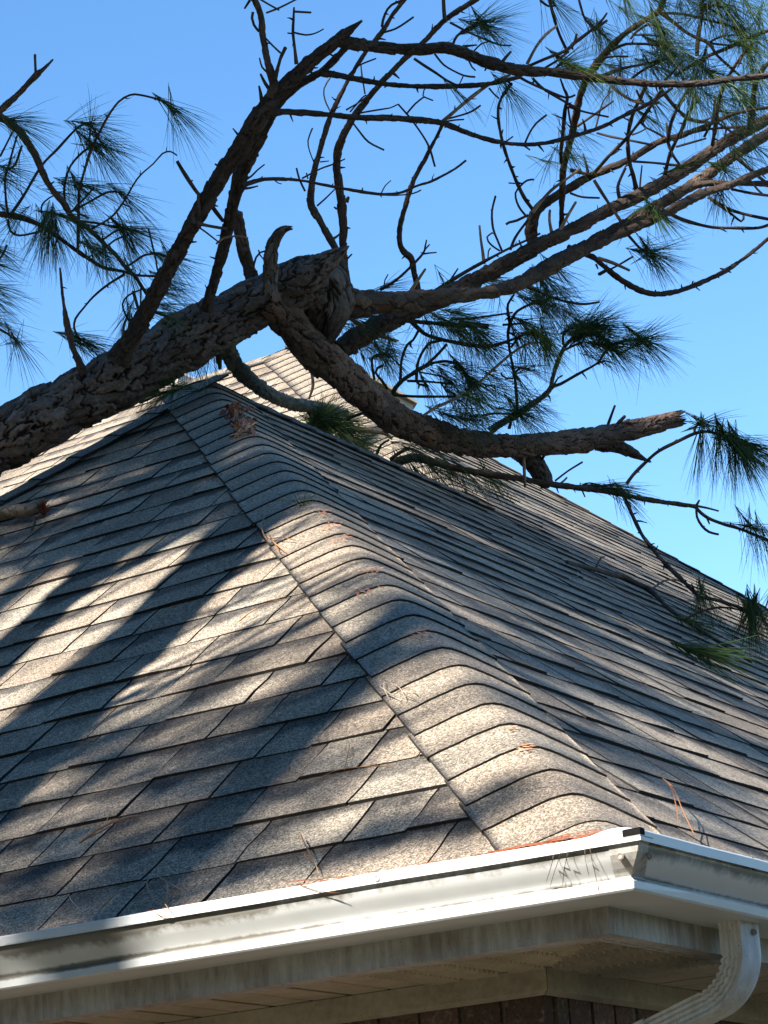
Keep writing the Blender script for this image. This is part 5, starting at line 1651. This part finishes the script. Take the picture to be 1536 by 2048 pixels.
strand([lay([(303, 1769), (302, 1785), (306, 1800), (314, 1812)], nA, 0, .01), lay([(316, 1755), (330, 1768), (346, 1776), (364, 1780)], nA, 0), lay([(330, 1815), (338, 1800), (350, 1788), (366, 1784)], nA, 0), lay([(322, 1760), (340, 1780), (336, 1806)], nA, 0), lay([(346, 1795), (362, 1788)], nA, 0)], M_DRY, 'fallen_needles', 'tangle of dry needles standing at the gutter edge', .001)
strand([lay([(143, 1800), (150, 1815), (165, 1830), (176, 1838)], nA, 0, .008), lay([(160, 1826), (175, 1836)], nA, 0)], M_PALE, 'fallen_needles', 'thin pale needle curling over the gutter edge far left', .0008)
strand([lay([(690, 1545), (700, 1520), (702, 1500), (698, 1486)], nA, 0), lay([(640, 1560), (680, 1550), (740, 1540), (790, 1532)], nA, 0)], M_DRY, 'fallen_needles', 'thin rusty needles along a shingle edge left of the hip seam', .0007)
strand([lay_cap([(758, 1378), (770, 1390), (785, 1394), (796, 1388)]), lay_cap([(786, 1376), (794, 1390), (812, 1400)]), lay_cap([(790, 1392), (812, 1388), (838, 1395)]), lay_cap([(800, 1396), (830, 1412)]), lay_cap([(764, 1372), (768, 1388), (780, 1398)]), lay_cap([(770, 1388), (800, 1402)])],
       M_PALE, 'fallen_needles', 'knot of grey and pale needles on the hip seam at mid height', .0009)
strand([lay([(1313, 1577), (1325, 1600), (1338, 1640), (1345, 1668)], nB, 0, .02), lay([(1320, 1585), (1334, 1612), (1352, 1650), (1378, 1688)], nB, 0, .02), lay([(1312, 1580), (1330, 1604)], nB, 0, .022)], M_DRY, 'fallen_needles', 'orange needle pair on the side roof just above the gutter corner', .0009)
strand([lay([(1140, 1156), (1150, 1162), (1151, 1150)], nB, 0, .01), lay([(1138, 1160), (1150, 1166)], nB, 0, .01)], M_PALE, 'fallen_needles', 'tiny pale needle fork on the side roof', .0008)
strand([lay([(434, 895), (437, 886), (440, 880)], nA, .01, .006)], M_PALE, 'fallen_needles', 'tiny pale needle on the shaded upper hip caps', .0007)


def gut_pt(x, y, d):
    return hit(x, y, np.array([0, 1.0, 0]), -d)


# hanging needles over the front gutter near the corner
hang = []
for i, (x, dx) in enumerate([(1108, -14), (1122, -20), (1136, -10), (1170, 6), (1180, 16)]):
    y0_ = 1703 - (x - 1100) * .16
    n_ = 12
    pl = []
    for k in range(n_):
        f = k / (n_ - 1)
        yy = y0_ - 10 + f * ((74, 88, 96, 70, 110, 104, 40, 90)[i])
        d = float(np.interp(yy - y0_, [18, 22, 30, 40, 50, 60, 70, 100], [.1018, .0945, .0935, .0905, .083, .0735, .0675, .0672]))
        pl.append(gut_pt(x + dx * f + 2.5 * math.sin(f * 4.1 + i), yy, d + .0015))
    hang.append(pl)
o = strand(hang, flat_mat('dark_needles', (.15, .11, .08), .8), 'hanging_needles', 'thin dark needles hanging over the front gutter beside its corner', .0005)
strand([[gut_pt(x, y, .104) for x, y in [(310, 1824), (322, 1832), (336, 1832), (345, 1822)]], [gut_pt(x, y, .104) for x, y in [(330, 1808), (340, 1822), (351, 1835)]]], M_DRY, 'hanging_needles', 'curled needle draped over the gutter rim below the tangle', .0008)
strand([[gut_pt(x, y, .104) for x, y in [(600, 1770), (630, 1780), (655, 1784), (680, 1786)]], [gut_pt(x, y, .104) for x, y in [(596, 1768), (620, 1768), (645, 1757), (700, 1752)]]], M_DRY, 'hanging_needles', 'dry needles lying along the gutter rim left of the nail', .0007)
# brown needle litter filling the gutter along the shingle edge
V = []; F = []; rnd = []
rs = np.random.default_rng(8)
for i in range(2600):
    x = -rs.random() ** .8 * 2.4 + .02
    if rs.random() < .35:
        x = min(rs.normal(-.06, .07), .02)
    y = -.008 - rs.random() * .072
    dens = .6 + .4 * math.sin(x * 7) * math.sin(x * 3.1 + 1)
    if rs.random() > dens + .25 and x < -.2:
        continue
    z = -.0155 + .007 * min(max(-x, 0), 1.2) + rs.normal(-.002, .003) + (.002 if x > -.16 else 0)
    a = np.array([1.0, rs.normal(0, .22), rs.normal(0, .10)]); a /= np.linalg.norm(a)
    ln = min(rs.uniform(.03, .11), .05 + 2 * (.045 - x)); w = rs.uniform(.0006, .0011)
    c = np.array([x, y, z]); p, q = c - a * ln / 2, c + a * ln / 2 + np.array([0, 0, rs.normal(0, .003)])
    p[2] = max(p[2], -.022); m_ = (p + q) / 2 + np.array([0, rs.normal(0, .004), rs.normal(.002, .002)])
    b = len(V)
    for e, ww in ((p, w), (m_, w), (q, w * .5)):
        V += [e + np.array([0, -ww, 0]), e + np.array([0, ww, ww]), e + np.array([0, 0, ww * 1.7])]
    for s in range(2):
        for k in range(3):
            F.append((b + s * 3 + k, b + s * 3 + (k + 1) % 3, b + s * 3 + 3 + (k + 1) % 3, b + s * 3 + 3 + k)); rnd.append(rs.random() * .8)
tag(obj('needle_litter', mesh('needle_litter', V, F, [M_RUST], None, None, {'rnd': rnd})), 'rust brown pine needle litter packed into the front gutter', 'needle litter', None, 'stuff')


# ------------------------------------------------------------------ standing pines that shade the roof (left of and behind the viewpoint)
def standing_pine(name, base, top, r0, r1, clumps, label, lean=None, n_need=46, nlen=.19, nw=.0024):
    base = np.array(base, float); top = np.array(top, float)
    root = empty(name, base, label, 'tree', 'standing pines south of the house')
    k = 9
    P = [base + (top - base) * i / (k - 1) + np.array([.03 * math.sin(i * 1.9), .03 * math.cos(i * 2.3), 0]) * (0 < i) for i in range(k)]
    o = obj('trunk', tube(np.array(P), np.linspace(r0, r1, k), .06, 40, M_BARK, .012, .09, .05, name='trunk'), root); o.location = -root.location
    rs = np.random.default_rng(int(abs(base[0]) * 100) + 5)
    V = []; F = []; rnd = []; bV = []
    lim = MB()
    for (c, rad, m) in clumps:
        c = np.asarray(c, float)
        zt_ = np.clip(c[2] - np.hypot(*(c - top)[:2]) * .5, base[2] + 2, top[2])
        f = (zt_ - base[2]) / (top[2] - base[2])
        j = base + (top - base) * f
        # limb from trunk to the clump
        d = c - j
        a = np.cross(d, [0, 0, 1.0]); a /= np.linalg.norm(a) + 1e-9; b = np.cross(a, d); b /= np.linalg.norm(b) + 1e-9
        pts = []
        for t, w in ((0, .016), (.5, .011), (1, .005)):
            q = j + d * t + np.array([0, 0, -.08 * math.sin(t * math.pi)])
            pts += [q + a * w, q + b * w, q - a * w, q - b * w]
        lim.add(pts, [(s * 4 + i, s * 4 + (i + 1) % 4, s * 4 + 4 + (i + 1) % 4, s * 4 + 4 + i) for s in range(2) for i in range(4)])
        for _ in range(m):
            p = c + rs.normal(0, rad, 3) * np.array([1, 1, .8])
            D = rs.normal(size=3) + np.array([0, 0, .4]); D /= np.linalg.norm(D)
            n = n_need
            th = np.radians(rs.uniform(8, 75, n)); ph = rs.random(n) * 6.283
            a_ = np.cross(D, [.2, .5, .8]); a_ /= np.linalg.norm(a_); b_ = np.cross(D, a_)
            dd_ = D * np.cos(th)[:, None] + (a_ * np.cos(ph)[:, None] + b_ * np.sin(ph)[:, None]) * np.sin(th)[:, None]
            ln = nlen * rs.uniform(.7, 1.1, n)
            sd = np.cross(dd_, rs.normal(size=(n, 3))); sd /= np.linalg.norm(sd, axis=1)[:, None]
            st = p - D * (rs.random(n) * .09)[:, None]
            md = st + dd_ * (ln * .5)[:, None]; en = st + dd_ * ln[:, None] + np.array([0, 0, -.025])
            blk = np.stack([st - sd * nw / 2, st + sd * nw / 2, md + sd * nw / 2, md - sd * nw / 2, en], 1)
            bi = len(V)
            V.extend(blk.reshape(-1, 3).tolist())
            for i in range(n):
                o_ = bi + i * 5
                F.append((o_, o_ + 1, o_ + 2, o_ + 3)); F.append((o_ + 3, o_ + 2, o_ + 4))
            rnd.extend(np.repeat(rs.random(n), 2).tolist())
    o = obj('limbs', lim.mesh('limbs', [M_TWIG]), root); o.location = -root.location
    o = obj('crown', mesh('crown', V, F, [M_NEED], None, None, {'rnd': rnd}), root); o.location = -root.location
    return root


def upstream(P, dist):
    return np.asarray(P) + SUN * dist


# trunks that throw the two broad bands on the front slope
lo2 = hit(70, 1500, nA) ; hi2 = hit(478, 1055, nA)
lo1 = hit(40, 1275, nA); hi1 = hit(212, 1105, nA)


def vertical_pair(a, b, d0):
    q0 = upstream(a, d0)
    dd_ = (b[1] - a[1]) / -SUN[1]
    q1 = upstream(b, d0 + dd_)
    return q0, q1


def extend(q0, q1, zlo, zhi):
    d = (q1 - q0) / (q1 - q0)[2]
    return q0 + d * (zlo - q0[2]), q0 + d * (zhi - q0[2])


q0, q1 = vertical_pair(lo2, hi2, 3.6)
b2, t2 = extend(q0, q1, GZ - .05, 9.5)
q0, q1 = vertical_pair(lo1, hi1, 3.9)
b1, t1 = extend(q0, q1, GZ - .05, 9.5)

rs = np.random.default_rng(21)


def shade_clumps(pixels, dist, rad, m, jit=.1):
    out = []
    for (x, y, d) in pixels:
        P = PX(x, y, d) if not isinstance(d, str) else hit(x, y, nA if d == 'A' else nB, 0)
        D0 = dist
        if dist is None:
            # put the clump on the plane of the trunks
            D0 = (P[1] - (b2[1] + b1[1]) / 2) / -SUN[1] * 1.0
        out.append((upstream(P, D0 + rs.normal(0, .35)) + rs.normal(0, jit, 3), rad, m))
    return out


pix = []
# upper front slope
for x in range(-150, 560, 50):
    for y in range(790, 1075, 44):
        lim_ = 1030 - max(0, 300 - x) * -.06
        if y > 1085 or (x > 380 and y > 1020 + (520 - x) * .1) or y < 760 + abs(x - 340) * .15:
            continue
        pix.append((x + rs.normal(0, 16), y + rs.normal(0, 12), 'A'))
# lying trunk, the left limbs and the crooked limb
for x, y, d in [(-60, 890, 7.0), (0, 865, 7.05), (60, 830, 7.05), (120, 800, 7.1), (180, 770, 7.1), (240, 735, 7.1), (300, 705, 7.15), (360, 685, 7.15), (420, 655, 7.15), (480, 625, 7.2), (540, 600, 7.25), (600, 575, 7.3), (640, 555, 7.3), (660, 620, 7.4),
                (590, 660, 7.4), (640, 712, 7.5), (690, 752, 7.7), (745, 803, 7.9), (800, 842, 8.0), (880, 872, 8.2), (540, 520, 7.1), (700, 600, 7.5),
                (300, 600, 6.9), (340, 540, 6.9), (380, 460, 6.85), (414, 400, 6.8), (450, 345, 6.8), (480, 300, 6.8), (515, 244, 6.8), (550, 190, 6.8), (600, 145, 6.8), (660, 92, 6.8), (430, 560, 7.0), (450, 486, 7.0), (471, 392, 6.9), (494, 322, 6.9),
                (740, 92, 6.9), (800, 97, 6.9), (870, 97, 6.95), (940, 110, 7.0), (1010, 134, 7.0), (540, 120, 6.8)]:
    pix.append((x, y, d))
# side slope shade
for x, y in [(700, 1000), (760, 1060), (820, 1060), (880, 1130), (900, 1060), (960, 1150), (1020, 1100), (1060, 1200), (1100, 1130), (1160, 1260), (1180, 1180), (1240, 1300), (1260, 1230), (1330, 1330), (1340, 1260), (1420, 1390), (1420, 1310), (1500, 1430), (1500, 1350), (1180, 1330), (1300, 1410), (1420, 1470), (1520, 1520),
             (1250, 1160), (1330, 1190)]:
    pix.append((x, y, 'B'))
# everything that grows left of the crooked limb stands in the pines' shade
for o_, p_, d_ in polys_index:
    L_ = cum(p_) * np.hypot(*np.diff(p_, axis=0).T).sum()
    for q_ in np.arange(20, L_[-1], 62):
        x, y, d = np.interp(q_, L_, p_[:, 0]), np.interp(q_, L_, p_[:, 1]), np.interp(q_, L_, d_)
        if x < -350:
            continue
        prob = .95 if x < 600 else (.65 if x < 1000 else .2) if y < 175 else .16
        if y > 640 and x > 600:
            prob = .5 if x < 1000 else .25
        if 590 < x < 800 and 780 < y < 960:
            prob = .1
        if rs.random() < prob:
            pix.append((x + rs.normal(0, 12), y + rs.normal(0, 12), d))
for x, y in [(-20, 1150), (30, 1130), (80, 1100), (130, 1082), (180, 1064), (230, 1050), (290, 1052), (340, 1048), (400, 1040), (450, 1030), (0, 1090), (60, 1060), (120, 1035), (-60, 1120), (250, 1020), (320, 1010), (390, 1000), (520, 1010), (560, 1000), (520, 960), (560, 960), (480, 990), (500, 930), (440, 960)]:
    pix.append((x, y, 'A'))
for x, y in [(1400, 1330), (1450, 1370), (1480, 1400), (1380, 1290), (1440, 1270), (1300, 1230), (1180, 1120), (1120, 1060), (980, 1020), (1040, 1040), (1240, 1130), (860, 1000), (1300, 1300), (1220, 1230), (1100, 1180), (1020, 1160)]:
    pix.append((x, y, 'B'))
for _ in range(30):
    x = rs.uniform(760, 1540)
    y0b = np.interp(x, [760, 1100, 1536], [960, 1000, 1240]); y1b = np.interp(x, [760, 1100, 1536], [1110, 1340, 1500])
    y = rs.uniform(y0b, y1b)
    if math.sin((y - .55 * x) * .030) > -.35:
        pix.append((x, y, 'B'))
cl = shade_clumps(pix, None, .080, 7, .06)
half = [c for i, c in enumerate(cl) if c[0][0] > -2.0]
other = [c for i, c in enumerate(cl) if c[0][0] <= -2.0]
standing_pine('standing_pine', b2, t2, .150, .10, half, 'tall standing pine left of the viewpoint, the thicker of a pair')
standing_pine('standing_pine', b1, t1, .098, .07, other, 'slim standing pine beside the thicker one left of the viewpoint')
# a farther pine whose loose crown dapples the lower slope
pix2 = []
def streak(pts, f, step=48):
    L_ = cum(pts) * np.hypot(*np.diff(np.array(pts, float), axis=0).T).sum()
    P_ = np.array(pts, float)
    for q_ in np.arange(0, L_[-1] + 1, step):
        pix2.append((np.interp(q_, L_, P_[:, 0]) + rs.normal(0, 8), np.interp(q_, L_, P_[:, 1]) + rs.normal(0, 8), f))
for pts in ([(200, 1500), (330, 1430), (460, 1360), (560, 1280)], [(560, 1420), (660, 1360), (740, 1310)], [(380, 1540), (520, 1470), (640, 1410), (730, 1390)], [(640, 1290), (720, 1340)],
            [(0, 1800), (90, 1740), (200, 1690), (300, 1640), (380, 1580)], [(40, 1850), (160, 1790), (280, 1740), (400, 1690), (480, 1640)], [(440, 1740), (560, 1690)], [(600, 1590), (700, 1540)], [(640, 1700), (760, 1660), (850, 1620)],
            [(480, 1560), (560, 1520)], [(930, 1650), (1000, 1600), (1050, 1570)], [(770, 1340), (840, 1300), (900, 1280)], [(660, 1200), (760, 1190), (820, 1200)]):
    streak(pts, 'A')
for pts in ([(1100, 1440), (1200, 1500), (1320, 1560), (1440, 1620)], [(1000, 1330), (1100, 1380), (1240, 1440)], [(1260, 1500), (1400, 1560), (1520, 1620)], [(1480, 1690), (1540, 1700)], [(900, 1230), (1000, 1290)]):
    streak(pts, 'B', 56)
cl2 = shade_clumps(pix2, 8.6, .04, 4, .02)
standing_pine('standing_pine', (-2.6, -6.8, GZ - .05), (-2.3, -6.2, 9.0), .17, .05, cl2, 'tall pine with a loose crown standing far behind the viewpoint', None, 40, .10, .0026)
# unseen ring of pines, added to cut low sky light in the shaded areas
def skyscreen():
    rs = np.random.default_rng(4)
    V = []; F = []; rnd = []
    ctr = np.array([-1.5, 1.5, 0.0]); roofc = np.array([-2.0, 2.5, 1.3])
    for phi in np.arange(163, 442, 7.5):
        p_ = phi % 360
        el = float(np.interp(p_, [0, 45, 84, 160, 180, 230, 270, 310, 340, 360], [2, 3, 6, 36, 50, 55, 55, 42, 14, 2]))
        rad = 12.0 + rs.uniform(-1, 1.5)
        c = ctr + rad * np.array([math.cos(R(phi)), math.sin(R(phi)), 0])
        top = rad * math.tan(R(el)) * rs.uniform(.9, 1.08)
        h0 = GZ + .6
        n = int(90 * (top - h0))
        z = rs.uniform(h0, top, n)
        w_ = 1.35 * (1 - .75 * ((z - h0) / (top - h0)) ** 2)
        th = rs.random(n) * 6.283
        rr_ = w_ * np.sqrt(rs.random(n))
        P = np.c_[c[0] + rr_ * np.cos(th), c[1] + rr_ * np.sin(th), z]
        t = (P - roofc) @ SUN
        dist = np.linalg.norm(P - roofc - t[:, None] * SUN, axis=1)
        # leave the sun's way to the roof and to the yard in front of the house open
        gt = P - SUN * ((P[:, 2] - GZ) / SUN[2])[:, None]
        yard = (gt[:, 0] > -4) & (gt[:, 0] < 2) & (gt[:, 1] > -4.0) & (gt[:, 1] < 0)
        main = np.linalg.norm(P - np.array([-5.6, 5.4, 3.2]) - ((P - np.array([-5.6, 5.4, 3.2])) @ SUN)[:, None] * SUN, axis=1)
        P = P[(dist > 3.9) & (main > 2.2) & ~yard]
        for p in P:
            a = rs.normal(size=3); a /= np.linalg.norm(a); b = np.cross(a, rs.normal(size=3)); b /= np.linalg.norm(b)
            sz = rs.uniform(.16, .30)
            o_ = len(V)
            V.extend([(p + a * sz).tolist(), (p + b * sz * .7).tolist(), (p - a * sz).tolist(), (p - b * sz * .7).tolist()])
            F.append((o_, o_ + 1, o_ + 2, o_ + 3)); rnd.append(rs.random() * .7)
        o_ = len(V)
        for zz, w0 in ((GZ - .05, .16), (max(top - 1, GZ + 2), .05)):
            for i in range(6):
                V.append([c[0] + w0 * math.cos(i * 1.047), c[1] + w0 * math.sin(i * 1.047), zz])
        for i in range(6):
            F.append((o_ + i, o_ + (i + 1) % 6, o_ + 6 + (i + 1) % 6, o_ + 6 + i)); rnd.append(0)
    return mesh('pine_skyscreen', V, F, [M_NEED], None, None, {'rnd': rnd})


tag(obj('pine_skyscreen', skyscreen()), 'added unseen pine woods round the garden behind the viewpoint', 'skyscreen', None, 'stuff')
print('shingles', nsh, 'tabs', len(tabs), 'clusters', ncl[0], 'wood', len(polys_index))
